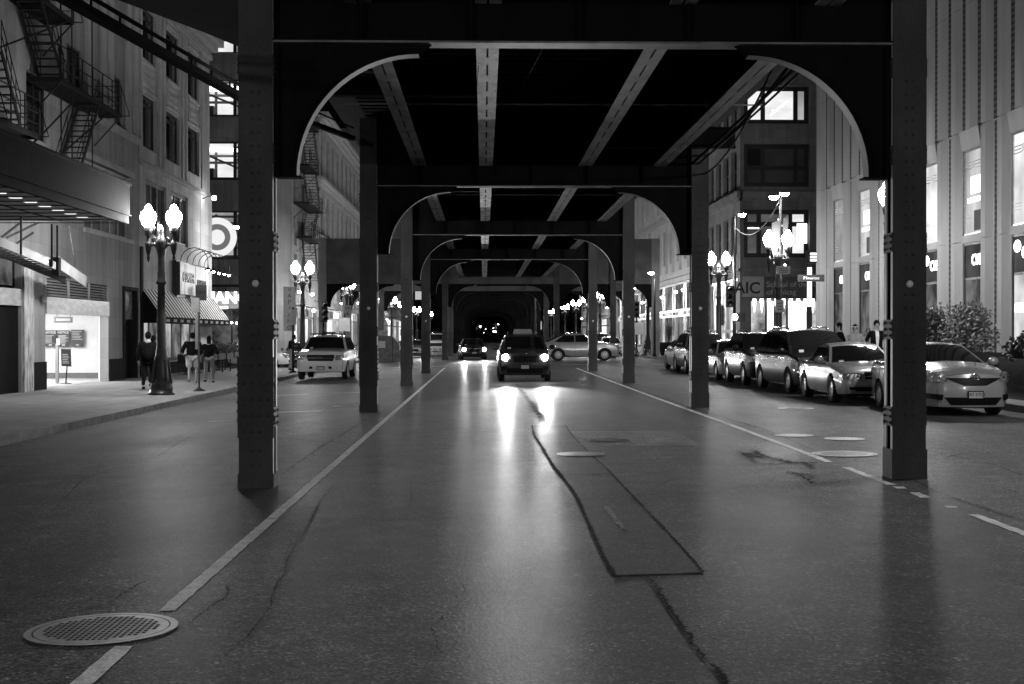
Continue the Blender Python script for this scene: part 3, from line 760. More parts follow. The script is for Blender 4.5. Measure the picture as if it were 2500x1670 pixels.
# ================================================================== cars
def paint(name, base, rough=.25, metal=None):
    if metal is None: metal = .15 if base < .2 else .25
    return mat('car_paint_' + name, base, rough, metal, var=.05, scale=2, coat=1.0 if base > .2 else .3, spec=.08)
def interp(x, pts): return float(np.interp(x, [p[0] for p in pts], [p[1] for p in pts]))
def car(name, label, loc, rz, P, paint_m, lit=0, parts=('grille',), group=None, cat='car', plate='', extra=None):
    """front of the car at y=0 facing -y; P holds the measures of one kind of car"""
    t = thing(name, label, cat, loc, rz, group)
    L_, W, H = P['L'], P['W'], P['H']; hw0 = W / 2
    ax1, ax2, wr = P['ax'][0], P['ax'][1], P['wr']
    plan = [(0, P.get('nose_w', .80)), (.10, P.get('nose_w', .80) + .08), (.3, .95), (.7, .995), (1.4, 1), (L_ - 1.0, 1), (L_ - .35, .97), (L_ - .1, .90), (L_, .82)]
    up = P['up']; belt = P['belt']
    def hw(y): return hw0 * interp(y, plan)
    def zup(y): return interp(y, up)
    sill = P.get('sill', .24)
    low = [(0, P.get('chin', .24)), (.25, sill), (L_ - .3, sill + .02), (L_, sill + .12)]
    R = wr + .06
    def zlow(y):
        z = interp(y, low)
        for a in (ax1, ax2):
            d = abs(y - a)
            if d < R: z = max(z, wr + math.sqrt(R * R - d * d))
        return z
    ys = sorted(set([0, .04, .10, .2, .3, .45, .6, .8, 1.0, 1.2, 1.5, 1.8, 2.2, 2.6, 3.0, 3.4] + [L_ - q for q in (0, .05, .12, .25, .4, .6, .9, 1.2)] +
                    [a + R * math.cos(PI * k / 14) for a in (ax1, ax2) for k in range(15)] + [p[0] for p in up]))
    ys = [y for y in ys if 0 <= y <= L_]
    crown = P.get('crown', .05)
    def section(y):
        w, zl, zu = hw(y), zlow(y), zup(y); pts = []
        for k in range(9):                                    # flank, bulging a little below the shoulder line
            s_ = k / 8; z = zl + (zu - .07 - zl) * s_; q = (z - sill) / max(.1, zu - sill)
            pts.append((w * (.95 + .05 * math.sin(PI * min(1, max(0, q)) ** .8) if q < 1 else .95), z))
        pts += [(w * .945, zu - .035), (w * .915, zu - .008), (w * .86, zu + .004)]
        for q in (.72, .5, .25, 0): pts.append((w * q, zu + crown * (1 - q * q) * (1 if y < P['wb'] + .2 or y > P['rb'] - .2 else .3)))
        return pts
    body = MB(); rows = []
    for y in ys:
        p = section(y); rows.append([(-x, y, z) for x, z in p] + [(x, y, z) for x, z in p[::-1][1:]])
    body.sheet([r_[::-1] for r_ in rows])
    bulge = P.get('bulge', .10)
    def fy(x, z):                                             # the nose: how far the front surface stands at (x, z)
        w = hw(0)
        if abs(x) <= w:
            zz = (z - P.get('chin', .24)) / max(.1, zup(0) - P.get('chin', .24))
            return -bulge * (1 - (x / w) ** 2) - P.get('bump', .07) * math.sin(PI * min(1, max(0, zz))) * (1 - .5 * (x / w) ** 4)
        ws = [q[1] * hw0 for q in plan[:5]]
        return float(np.interp(abs(x), ws, [q[0] for q in plan[:5]]))
    w0, c0, u0 = hw(0) * .95, P.get('chin', .24), zup(0)
    grid = []
    for k in range(11):
        z0 = c0 + (u0 - c0) * k / 10; row = []
        for j in range(21):
            x = -1 + 2 * j / 20; zt = z0 + (crown * (1 - x * x)) * (k / 10) ** 3
            row.append((x * w0 * (1 + .04 * math.sin(PI * k / 10)), fy(x * w0, z0) if 0 < k < 10 and 0 < j < 20 else 0.0 - bulge * (1 - x * x) * (1 if k in (0, 10) else 0), zt))
        grid.append(row)
    body.sheet(grid)
    last = rows[-1]; n = len(last); c = (0, L_ + .06, sum(p[2] for p in last) / n)
    body.add(last + [c], [[i, i + 1, n] for i in range(n - 1)] + [[n - 1, 0, n]], 0, True)
    body.build('body', paint_m, t)
    b = MB(); b.box((-hw0 + .22, .25, sill - .04), (hw0 - .22, L_ - .25, belt - .25)); b.box((-hw0 + .12, ax1 + R + .03, sill - .02), (hw0 - .12, ax2 - R - .03, sill + .12))
    b.box((-hw(0) * .8, .02, c0 - .03), (hw(0) * .8, .4, c0 + .1)); b.build('underbody', M_GRILLE, t)
    # ---- cabin
    wb, rf, rr, rb = P['wb'], P['rf'], P['rr'], P['rb']; wr_ = P['roof_w'] / 2; zc, zd = zup(wb) - .02, zup(rb) - .02
    prof = [(wb, zc), (wb + (rf - wb) * .5, zc + (H - .05 - zc) * .53), (rf, H - .05), (rf + .25, H - .012), ((rf + rr) / 2, H), (rr - .25, H - .015), (rr, H - .055), (rr + (rb - rr) * .5, zd + (H - .055 - zd) * .52), (rb, zd)]
    for _ in range(2):
        q = [prof[0]]
        for a, c in zip(prof[:-1], prof[1:]): q += [(a[0] * .75 + c[0] * .25, a[1] * .75 + c[1] * .25), (a[0] * .25 + c[0] * .75, a[1] * .25 + c[1] * .75)]
        prof = q + [prof[-1]]
    wbelt = hw0 * .915
    def cw(z): return wbelt + (wr_ - wbelt) * min(1, max(0, (z - belt) / (H - belt)))
    def spt(i, v, off=0.0):
        y, z = prof[i]; w = cw(z); a = prof[max(0, i - 1)]; c = prof[min(len(prof) - 1, i + 1)]
        d = math.hypot(c[0] - a[0], c[1] - a[1]); ny, nz = -(c[1] - a[1]) / d, (c[0] - a[0]) / d
        sweep = .12 * v * v * (1 if y < (rf + rr) / 2 else -1) * abs(ny)
        return (v * w, y + sweep + ny * off, z - .045 * v * v * max(0, nz) + nz * off)
    V = [-1, -.97, -.9, -.75, -.5, -.25, 0, .25, .5, .75, .9, .97, 1]
    cab = MB(); cab.sheet([[spt(i, v) for v in V] for i in range(len(prof))])
    for s_ in (-1, 1):
        rows = []
        for i in range(len(prof)):
            e = spt(i, s_); zb = min(belt - .04, e[2] - .01); rows.append([e, (s_ * cw(belt) * 1.0, e[1], zb)] if s_ > 0 else [(s_ * cw(belt), e[1], zb), e])
        cab.sheet(rows, 0, False)
    cab.build('cabin', paint_m, t)
    def pane(i0, i1, vm, nm, m_=M_GLASS):
        b = MB(); vv = [-vm + 2 * vm * k / 10 for k in range(11)]
        b.sheet([[spt(i, v, .008) for v in vv] for i in range(i0, i1 + 1)]); return b.build(nm, m_, t)
    idx_f = [i for i, p in enumerate(prof) if p[0] <= rf + .02]; idx_r = [i for i, p in enumerate(prof) if p[0] >= rr - .02]
    ws = pane(idx_f[0], idx_f[-1], .90, 'windscreen'); pane(idx_r[0], idx_r[-1], .88, 'rear_window')
    if P.get('wipers', 1):
        b = MB(); i = 1
        for xa, xb in ((-.55, .05), (0.0, .55)):
            b.beam((xa, prof[0][0] - .0, zc + .045), (xb, prof[1][0] + .05, zc + .06), .02, .012)
        sub(b.build('wiper', M_GRILLE, t), ws)
    zt_ = H - P.get('roof_gap', .13)
    def yws(z): return wb + (rf - wb) * (z - zc) / (H - .05 - zc)
    def yrw(z): return rb - (rb - rr) * (z - zd) / (H - .055 - zd)
    zb_ = belt + .02; B = P['bp']
    wins = [[(max(yws(zb_), wb) + .14, zb_), (B - .035, zb_), (B - .035, zt_), (yws(zt_) + .14, zt_)], [(B + .035, zb_), (min(yrw(zb_), P['bc']) - .16, zb_), (min(yrw(zt_), P['bc']) - .16, zt_), (B + .035, zt_)]]
    if P.get('third'): wins.append([(P['bc'] - .08, zb_), (yrw(zb_) - .16, zb_), (yrw(zt_) - .16, zt_), (P['bc'] - .08, zt_)])
    for s_ in (-1, 1):
        for w_ in wins:
            b = MB(); pts = [(s_ * (cw(z) + .006), y, z) for y, z in w_]; b.add(pts if s_ > 0 else pts[::-1], [[0, 1, 2, 3]]); b.build('side_window', M_GLASS, t)
    # ---- things fixed to the nose
    def zadj(x, z):                                           # the hood crown lifts the upper nose; find the matching profile height
        q = z
        for _ in range(4): q = z - crown * (1 - min(1, (x / w0) ** 2)) * max(0, (q - c0) / (u0 - c0)) ** 3
        return q
    def front(nm, poly, m_, off=.014, parent=None, nu=8, nv=5):
        """four-cornered piece (x, z): left-low, right-low, right-high, left-high, wrapped on the nose"""
        a, bq, c, d = poly; b = MB(); G = []
        for j in range(nv + 1):
            s_ = j / nv; row = []
            for i in range(nu + 1):
                u = i / nu; x = (a[0] * (1 - u) + bq[0] * u) * (1 - s_) + (d[0] * (1 - u) + c[0] * u) * s_; z = (a[1] * (1 - u) + bq[1] * u) * (1 - s_) + (d[1] * (1 - u) + c[1] * u) * s_
                w_ = hw(0); ox = max(0, min(1, (abs(x) - .92 * w_) / (.06 * w_))); row.append((x + math.copysign(.014 * ox, x), fy(x * (.97 + .03 * ox), zadj(x, z)) - off, z))
            G.append(row)
        b.sheet(G); rim = G[0] + [r_[-1] for r_ in G[1:]] + G[-1][::-1][1:] + [r_[0] for r_ in G[::-1][1:-1]]
        k = len(rim); b.add(rim + [(p[0], p[1] + .05, p[2]) for p in rim], [[i, (i + 1) % k, (i + 1) % k + k, i + k] for i in range(k)])
        o = b.build(nm, m_, t)
        if parent: o.parent = parent
        return o
    for s_ in (-1, 1):
        for q in P['lights']:
            poly = [(s_ * x, z) for x, z in q]
            if s_ < 0: poly = [poly[1], poly[0], poly[3], poly[2]]
            hl = front('headlight', poly, M_LENS)
            xs_, zs_ = [p[0] for p in poly], [p[1] for p in poly]; cx, cz = sum(xs_) / 4, sum(zs_) / 4
            if not lit:
                for dx in (-.28, .22):
                    b = MB(); px = cx + dx * (max(xs_) - min(xs_)); b.ball((px, fy(px, zadj(px, cz)) - .016, cz), (.05, .014, .05), 8); sub(b.build('reflector', M_CHROME, t), hl)
            if lit:
                b = MB(); b.lathe([(0, -.05), (.08, -.045), (.115, -.02), (.12, 0)], 12, (cx, fy(cx, zadj(cx, cz)) - .02, cz), 'y'); sub(b.build('lamp', emit('headlamp_glow', 90), t), hl)
                ld = bpy.data.lights.new('headlight_beam', 'SPOT'); ld.energy = lit; ld.spot_size = math.radians(24); ld.spot_blend = 1.0; ld.shadow_soft_size = .11
                lo = bpy.data.objects.new('headlight_beam', ld); COL.objects.link(lo); lo.parent = t; lo.location = (cx, fy(cx, zadj(cx, cz)) - .16, cz); lo.rotation_euler = (PI / 2 - .02, 0, 0)
                lo.rotation_euler = (Vector((0, -1, -.004)).to_track_quat('-Z', 'Z')).to_euler()
    for q in P.get('grille', []): front('grille', [(-q[0], q[2]), (q[0], q[2]), (q[1], q[3]), (-q[1], q[3])], M_GRILLE, .012, nu=12)
    for q in P.get('bars', []): front('grille_bar', [(-q[0], q[1]), (q[0], q[1]), (q[0], q[2]), (-q[0], q[2])], P.get('bar_mat') or M_CHROME, .028, nu=12)
    for q in P.get('fog', []):
        for s_ in (-1, 1):
            poly = [(s_ * x, z) for x, z in q]
            if s_ < 0: poly = [poly[1], poly[0], poly[3], poly[2]]
            front('fog_lamp_recess', poly, M_GRILLE, .012)
    if 'plate_z' in P:
        z = P['plate_z']; pl_ = front('number_plate', [(-.155, z - .08), (.155, z - .08), (.155, z + .08), (-.155, z + .08)], M_GRILLE, .02)
        b = MB(); y = fy(0, zadj(0, z)) - .026; b.box((-.135, y - .006, z - .06), (.135, y, z + .06)); f_ = sub(b.build('plate_face', M_CLOTHL, t), pl_)
        if plate:
            tx = text(plate, .10, M_FRAME, None, (0, y - .008, z + .005), RF, .002, 'plate_lettering'); tx.parent = pl_
    if P.get('emblem'):
        x, z, r_ = P['emblem']; b = MB(); y = fy(0, zadj(0, z)) - .03
        ring = lambda rx, rz: [(rx * math.cos(2 * PI * k / 20), y, z + rz * math.sin(2 * PI * k / 20)) for k in range(20)]
        b.tube(ring(r_, r_ * .66), r_ * .12, 6, closed=True)
        if P.get('emblem_kind') == 'ovals':
            b.tube([(p[0], p[1], p[2]) for p in ring(r_ * .42, r_ * .62)], r_ * .1, 6, closed=True); b.tube([(p[0], p[1], p[2] + r_ * .28) for p in ring(r_ * .75, r_ * .3)], r_ * .1, 6, closed=True)
        else: b.beam((-r_ * .8, y, z - r_ * .3), (r_ * .8, y, z + r_ * .3), r_ * .15, r_ * .2)
        b.build('emblem', M_CHROME, t)
    # ---- flanks: mirrors, handles, seams, wheels
    for s_ in (-1, 1):
        b = MB(); mx_ = s_ * (hw0 + .09); my = yws(belt) + .30
        b.ball((mx_, my, belt + .07), (.115, .07, .085), 10); b.beam((s_ * cw(belt), my + .05, belt + .02), (mx_, my + .02, belt + .05), .05, .04)
        b.build('wing_mirror', P.get('mirror_mat') or paint_m, t)
        for y in (B - .30, P['bc'] - .45 if not P.get('third') else B + .55):
            b = MB(); b.box((s_ * (hw0 * .985), y, belt - .13), (s_ * (hw0 * .985 + .03), y + .18, belt - .10)); b.build('door_handle', M_CHROME if P.get('chrome') else paint_m, t)
        b = MB()
        for y in (ax1 + R + .12, B, min(P['bc'], ax2 - .10)):
            zz = [sill + .1 + (belt - .10 - sill - .1) * k / 8 for k in range(9)]
            b.sheet([[(s_ * (hw0 * (.95 + .05 * math.sin(PI * min(1, max(0, (z - sill) / max(.1, zup(y) - sill))) ** .8)) + .002), y + d, z) for d in ((-.006, .006) if s_ > 0 else (.006, -.006))] for z in zz])
        b.build('door_seam', M_GRILLE, t)
        for a in (ax1, ax2):
            o_ = s_ * (hw0 - .115)
            b = MB(); b.lathe([(wr * .62, -.10), (wr * .80, -.115), (wr * .95, -.10), (wr, -.06), (wr, .06), (wr * .95, .10), (wr * .80, .115), (wr * .62, .10)], 24, (o_, a, wr), 'x', cap=False)
            b.lathe([(.0, -.02), (wr * .64, -.02), (wr * .64, .02), (0, .02)], 18, (o_, a, wr), 'x', 0, False)
            tyre = b.build('wheel', M_TYRE, t)
            b = MB(); e = s_ * .085; k = P.get('spokes', 7)
            b.lathe([(wr * .56, e * .6), (wr * .62, e * 1.15), (wr * .66, e * 1.15), (wr * .66, e * .4)], 24, (o_, a, wr), 'x', cap=False)
            b.lathe([(.0, e * 1.0), (.06, e * .95), (.07, e * .5)], 12, (o_, a, wr), 'x')
            for i in range(k):
                th = 2 * PI * i / k + .3; b.beam((o_ + e * .9, a + .05 * math.cos(th), wr + .05 * math.sin(th)), (o_ + e * .8, a + wr * .60 * math.cos(th), wr + wr * .60 * math.sin(th)), wr * .16, .02, 0, (1, 0, 0))
            sub(b.build('rim', M_RIM, t), tyre)
        b = MB(); zt2 = zup(L_ - .05) - .1; b.box((s_ * hw(L_ - .1) * .72, L_ - .16, zt2 - .22), (s_ * hw(L_ - .1) * .97, L_ + .005, zt2)); b.build('tail_light', mat('tail_light_lens', .08, .2, coat=1), t)
    if P.get('rails'):
        for s_ in (-1, 1):
            b = MB(); b.tube([(s_ * wr_ * .82, rf + .25, H - .02), (s_ * wr_ * .82, rf + .4, H + .05), (s_ * wr_ * .82, rr - .4, H + .05), (s_ * wr_ * .82, rr - .2, H - .03)], .02, 6); b.build('roof_rail', M_CHROME if P['rails'] == 2 else M_BLACK, t)
    if P.get('bars_roof'):
        b = MB(); b.box((-.72, rf + .25, H + .03), (.72, rf + .42, H + .06))
        for x in (-.6, -.2, .2, .6): b.box((x - .03, rf + .28, H - .03), (x + .03, rf + .4, H + .04))
        b.box((-.66, rf + .9, H + .03), (.66, rf + 1.0, H + .055)); b.box((-.3, rf + .95, H + .05), (.25, rf + 1.2, H + .12)); b.build('roof_rack', M_BLACK, t)
    if P.get('taxi_sign'):
        b = MB(); b.prism([(-.36, H + .0), (.36, H + .0), (.30, H + .17), (-.30, H + .17)], 'y', rf + .35, rf + .55); b.build('roof_sign', M_CLOTHL, t)
    # papers behind the glass, a mirror inside
    b = MB(); i = max(2, len(idx_f) // 4); p = spt(i, -.7, .011); q = spt(i + 1, -.55, .011); r1 = spt(i, -.55, .011); r2 = spt(i + 1, -.7, .011)
    b.add([p, r1, q, r2], [[0, 1, 2, 3]]); sub(b.build('permit_sticker', M_WHITE, t), ws)
    return t

SEDAN = dict(L=4.5, W=1.76, H=1.42, ax=(.92, 3.58), wr=.32, up=[(0, .66), (.15, .74), (.5, .82), (1.25, .92), (1.6, .93), (3.6, .93), (3.9, .93), (4.35, .90), (4.5, .82)], belt=.93, wb=1.25, rf=2.0, rr=3.0, rb=3.75, roof_w=1.16,
             bp=2.35, bc=3.45, sill=.22, chin=.24, nose_w=.86, bulge=.06, bump=.05, chrome=1, spokes=9,
             lights=[[(.40, .58), (.80, .58), (.80, .72), (.40, .72)]], grille=[(.33, .33, .57, .73), (.55, .55, .30, .40)], bars=[(.34, .725, .745), (.34, .64, .65)], fog=[[(.42, .33), (.68, .33), (.68, .40), (.42, .40)]], plate_z=.46, emblem=(0, .66, .05))
COMPACT = dict(L=4.3, W=1.70, H=1.46, ax=(.82, 3.37), wr=.30, up=[(0, .78), (.10, .84), (.35, .90), (1.0, 1.0), (1.3, 1.02), (3.4, 1.02), (3.8, 1.04), (4.2, 1.0), (4.3, .9)], belt=1.0, wb=.98, rf=2.05, rr=2.95, rb=3.7, roof_w=1.14,
               bp=2.25, bc=3.4, sill=.20, chin=.20, nose_w=.80, bulge=.17, bump=.06, crown=.07, spokes=7,
               lights=[[(.50, .70), (.82, .66), (.86, .86), (.60, .90)]], grille=[(.22, .57, .62, .77), (.44, .57, .24, .39)], fog=[[(.60, .33), (.80, .36), (.80, .46), (.58, .44)]], plate_z=.44, emblem=(0, .79, .085), emblem_kind='ovals')
VAN = dict(L=5.0, W=1.95, H=1.76, ax=(1.0, 4.03), wr=.34, up=[(0, .84), (.15, .92), (.5, 1.0), (1.0, 1.08), (1.4, 1.10), (4.0, 1.10), (4.8, 1.12), (5.0, 1.08)], belt=1.08, wb=.95, rf=2.05, rr=4.35, rb=4.95, roof_w=1.36,
           bp=2.55, bc=3.75, third=1, sill=.24, chin=.24, nose_w=.84, bulge=.12, bump=.06, rails=2, spokes=8,
           lights=[[(.50, .74), (.86, .72), (.90, .98), (.62, 1.0)]], grille=[(.42, .46, .72, .88), (.60, .60, .28, .42)], bars=[(.44, .78, .80)], fog=[[(.62, .34), (.82, .36), (.82, .46), (.62, .44)]], plate_z=.52, emblem=(0, .80, .06))
SUV = dict(L=4.66, W=1.88, H=1.69, ax=(.90, 3.71), wr=.36, up=[(0, .86), (.12, .95), (.5, 1.03), (1.2, 1.10), (1.5, 1.12), (3.6, 1.12), (4.5, 1.14), (4.66, 1.08)], belt=1.12, wb=1.2, rf=2.05, rr=4.05, rb=4.6, roof_w=1.28,
           bp=2.5, bc=3.55, third=1, sill=.28, chin=.26, nose_w=.84, bulge=.10, bump=.06, rails=1, spokes=10,
           lights=[[(.48, .76), (.86, .76), (.88, .93), (.48, .92)]], grille=[(.38, .40, .68, .90), (.62, .62, .30, .48)], bars=[(.02, .68, .90)], fog=[[(.62, .42), (.80, .42), (.80, .54), (.62, .54)]], plate_z=.58, emblem=(0, .97, .04))
TRUCK = dict(L=5.1, W=2.0, H=1.83, ax=(.95, 3.9), wr=.40, up=[(0, 1.03), (.08, 1.13), (.4, 1.18), (1.3, 1.24), (1.6, 1.25), (4.2, 1.25), (4.95, 1.25), (5.1, 1.15)], belt=1.23, wb=1.35, rf=2.05, rr=4.6, rb=5.05, roof_w=1.42,
             bp=2.7, bc=3.8, third=1, sill=.36, chin=.36, nose_w=.88, bulge=.07, bump=.08, bars_roof=1, spokes=6, mirror_mat=None,
             lights=[[(.60, .82), (.92, .82), (.92, 1.02), (.60, 1.02)]], grille=[(.54, .56, .92, 1.03), (.50, .53, .78, .89)], bars=[(.56, .895, .925)], fog=[[(.33, .47), (.46, .47), (.44, .57), (.31, .57)]], plate_z=.50, emblem=(0, .91, .07))
# ================================================================== people
def skin_obj(name, V, E, R, m_, parent, lvl=1):
    me = bpy.data.meshes.new(name); me.from_pydata(V, E, []); me.materials.append(m_)
    o = bpy.data.objects.new(name, me); COL.objects.link(o); o.parent = parent
    md = o.modifiers.new('skin', 'SKIN'); md.use_smooth_shade = True
    for i, r in enumerate(R):
        d = me.skin_vertices[0].data[i]; d.radius = r if isinstance(r, (tuple, list)) else (r, r); d.use_root = (i == 0)
    sb = o.modifiers.new('sub', 'SUBSURF'); sb.levels = lvl; sb.render_levels = lvl
    return o
def person(label, loc, rz, h=1.75, stride=.0, arms=((.06, .0), (.06, .0)), bend=(0, 0), top=None, legs=None, hair='short', shorts=False, lean=0.0, head=(0, 0), coat=False, bag=None, wide=1.0, shoes=None, band=False, tie=False, lift=(0, 0), group=None):
    """a standing or walking figure facing +y. stride: step length; arms: (out, forward) of each hand; bend: forward lift of each hand; head: (turn, nod)"""
    t = thing('person', label, 'person', loc, rz, group); k = h / 1.75
    top = top or M_CLOTHK; legs = legs or M_CLOTHK
    hip = {}; J = {}
    pel = Vector((0, 0, .95)); ch = Vector((0, lean * .5, 1.36)); nk = Vector((0, lean * .7 + .01, 1.49)); hd = Vector((head[0] * .03, lean * .9 + .03 - head[1] * -.05, 1.60 - head[1] * .02)); cr = Vector((head[0] * .05, hd.y + head[1] * .05 + .005, 1.70 - head[1] * .03))
    V, E, R = [], [], []
    def add(p, r, par=None):
        V.append(tuple(Vector(p) * k)); R.append(tuple(q * k for q in r) if isinstance(r, tuple) else r * k); i = len(V) - 1
        if par is not None: E.append((par, i))
        return i
    a = add(pel, (.15, .11)); b_ = add((0, lean * .25, 1.15), (.135, .10), a); c = add(ch, (.15, .105), b_); n_ = add(nk, .064, c)
    hh = add(hd, (.078, .092), n_); add(cr, (.07, .085), hh)
    CL, CE, CR = [], [], []                                   # top
    def cadd(p, r, par=None):
        CL.append(tuple(Vector(p) * k)); CR.append(tuple(q * k for q in r) if isinstance(r, tuple) else r * k); i = len(CL) - 1
        if par is not None: CE.append((par, i))
        return i
    hem = .80 if coat else .93
    if coat:
        c0 = cadd((0, 0, hem), (.20 * wide, .15)); c1 = cadd((0, lean * .2, 1.08), (.18 * wide, .14), c0)
    else:
        c0 = cadd((0, 0, hem), (.175 * wide, .135)); c1 = cadd((0, lean * .2, 1.12), (.18 * wide, .14), c0)
    c2 = cadd(ch, (.19 * wide, .135), c1); c3 = cadd(nk - Vector((0, 0, .03)), .075, c2)
    LL, LE, LR = [], [], []
    def ladd(p, r, par=None):
        LL.append(tuple(Vector(p) * k)); LR.append(tuple(q * k for q in r) if isinstance(r, tuple) else r * k); i = len(LL) - 1
        if par is not None: LE.append((par, i))
        return i
    l0 = ladd((0, 0, 1.0), (.165 * wide, .13))
    feet = []
    for s_, e in ((-1, 0), (1, 1)):
        # arm
        out, fw = arms[e]; sh = ch + Vector((s_ * .17 * wide, 0, .05)); hand = Vector((s_ * (.22 * wide + out), lean * .4 + fw, .86 + bend[e])); 
        el = (sh + hand) / 2 + Vector((s_ * .05, -.06 if bend[e] < .1 else -.12, -.06 if bend[e] > .1 else .0))
        i = add(sh, .052, c); j = add(el, .042, i); w = add(el.lerp(hand, .85), .028, j); d = (hand - el).normalized()
        pm = add(hand, (.036, .018), w)
        fwd = Vector((0, .9, -.3)) if bend[e] > .1 else Vector((0, .25, -1))
        for f in range(4):                                    # four fingers and a thumb, lightly curled
            b0 = hand + d * .045 + Vector((0, (f - 1.5) * .019, 0)); i1 = add(b0, .0095, pm); i2 = add(b0 + d * (.038 + .006 * (1.5 - abs(f - 1.3))), .0085, i1); add(V3(i2, V, k) + (d * .6 + Vector((-s_ * .7, 0, 0))).normalized() * .03, .0075, i2)
        th = add(hand + Vector((-s_ * .012, .035, -.008)), .0105, pm); add(hand + Vector((-s_ * .022, .055, -.04)), .009, th)
        i = cadd(sh, .075 * wide, c2); j = cadd(el, .06 * wide, i); cadd(el.lerp(hand, .84), .048, j)
        # leg
        st = stride * s_ * .5; hipj = Vector((s_ * .092 * wide, 0, .88)); an = Vector((s_ * .095, st + (-.05 if st < 0 else 0), .085 + lift[e])); kn = (hipj + an) / 2 + Vector((0, .05 + lift[e] * .5, .02))
        if st < 0 and stride > .2: an.z += .05
        i = add(hipj, .075, a); j = add(kn, .052, i); q = add(an, .036, j); add(an + Vector((s_ * .01, .12, -.045)), (.035, .025), q)
        i = ladd(hipj, (.10 * wide, .10 * wide), l0); j = ladd(kn if not shorts else hipj.lerp(kn, .95), .078 if not shorts else .095 * wide, i)
        if not shorts: ladd(an + Vector((0, 0, .02)), .058, j)
        feet.append(an)
    skin_obj('body', V, E, R, M_SKIN, t)
    skin_obj('jacket' if coat or top is M_CLOTHK else 'shirt', CL, CE, CR, top, t)
    skin_obj('shorts' if shorts else 'trousers', LL, LE, LR, legs, t)
    for an in feet:
        b = MB(); p = an * k; b.ball((p.x, p.y + .05 * k, p.z - .045 * k), (.045 * k, .135 * k, .042 * k), 10); b.build('shoe', shoes or M_CLOTHK, t)
    b = MB(); hc = (hd + cr) / 2 * k
    back = Vector((0, -.026 * k, .024 * k))
    b.ball(tuple(hc + back), (.094 * k, .106 * k, .125 * k), 14)
    if hair == 'long':
        b.ball(tuple(hc + Vector((0, -.05 * k, -.10 * k))), (.085 * k, .055 * k, .15 * k), 12)
    b.build('hair', M_HAIR if hair != 'fair' else M_CLOTHG, t)
    b = MB(); f = hc + Vector((0, .074 * k, -.03 * k)); b.ball(tuple(f), (.058 * k, .03 * k, .075 * k), 10)
    b.ball(tuple(f + Vector((0, .032 * k, -.005 * k))), (.012 * k, .016 * k, .022 * k), 8)
    for s_ in (-1, 1): b.ball(tuple(hc + Vector((s_ * .082 * k, 0, -.02 * k))), (.012 * k, .022 * k, .032 * k), 8)
    b.build('face', M_SKIN, t)
    b = MB()
    for s_ in (-1, 1): b.ball(tuple(f + Vector((s_ * .026 * k, .026 * k, .02 * k))), (.011 * k, .006 * k, .006 * k), 6)
    b.box(tuple(f + Vector((-.02 * k, .026 * k, -.037 * k))), tuple(f + Vector((.02 * k, .030 * k, -.032 * k)))); b.build('eyes_and_mouth', M_HAIR, t)
    if band:
        b = MB(); b.lathe([(.094 * k, -.014), (.097 * k, 0), (.094 * k, .016)], 16, tuple(hc + Vector((0, -.006, .05 * k))), sy=1.12); b.build('headband', M_WHITE, t)
    if coat:
        b = MB(); b.lathe([(.078 * k, -.02), (.072 * k, .02)], 14, tuple(nk * k + Vector((0, 0, .02)))); b.build('collar', M_WHITE, t)
    if tie:
        b = MB(); y = (ch.y + .145) * k
        b.add([(-.05 * k, y - .04, 1.46 * k), (.05 * k, y - .04, 1.46 * k), (.05 * k, y + .012, 1.30 * k), (.03 * k, y + .01, 1.0 * k), (-.03 * k, y + .01, 1.0 * k), (-.05 * k, y + .012, 1.30 * k)], [[0, 1, 2, 5], [5, 2, 3, 4]]); b.build('shirt_front', M_WHITE, t)
    if bag == 'backpack':
        b = MB(); b.ball((.05 * k, -.20 * k, 1.12 * k), (.17 * k, .10 * k, .22 * k), 12); b.build('bag', M_CLOTHK, t)
    if bag == 'shoulder':
        b = MB(); b.ball((-.27 * k, -.02, .92 * k), (.06, .14, .15), 12); b.tube([(-.27 * k, -.08, 1.05 * k), (-.16 * k, -.02, 1.42 * k), (-.27 * k, .06, 1.05 * k)], .012, 6); b.build('bag', M_CLOTHG, t)
    if bag == 'hand':
        b = MB(); b.box((-.36 * k, -.12, .55 * k), (-.26 * k, .12, .80 * k)); b.tube([(-.31 * k, -.06, .8 * k), (-.31 * k, 0, .87 * k), (-.31 * k, .06, .8 * k)], .01, 6); b.build('bag', M_CLOTHL, t)
    return t
def V3(i, V, k): return Vector(V[i]) / k

# ================================================================== plants
def leaves(b, c, r, n, size, seed=1, mi=0):
    R = random.Random(seed)
    for _ in range(n):
        while True:
            p = Vector((R.uniform(-1, 1), R.uniform(-1, 1), R.uniform(-1, 1)))
            if .35 < p.length < 1: break
        q = Vector((c[0] + p.x * r[0], c[1] + p.y * r[1], c[2] + p.z * r[2]))
        d = Vector((R.uniform(-1, 1), R.uniform(-1, 1), R.uniform(-.6, 1))).normalized(); u = d.orthogonal().normalized(); s_ = size * R.uniform(.6, 1.3); w = u * s_ * .38; m_ = d * s_ * .5
        b.add([q, q + m_ + w, q + d * s_, q + m_ - w], [[0, 1, 2, 3]], mi)
def shrub(name, label, loc, clumps, n, size, m_, seed, group=None, stems=7, h=.5):
    t = thing(name, label, 'shrub', loc, 0, group); b = MB(); R = random.Random(seed)
    for (c, r) in clumps: leaves(b, c, r, n, size, R.randint(0, 9999))
    b.build('foliage', m_, t); b = MB()
    for (c, r) in clumps:
        for _ in range(stems): b.tube([(c[0] * .7 + R.uniform(-.1, .1), c[1] * .7 + R.uniform(-.1, .1), 0), (c[0] + R.uniform(-.6, .6) * r[0], c[1] + R.uniform(-.6, .6) * r[1], c[2] + R.uniform(-.3, .9) * r[2])], [.012, .004], 4)
    b.build('stems', M_STEM, t); return t
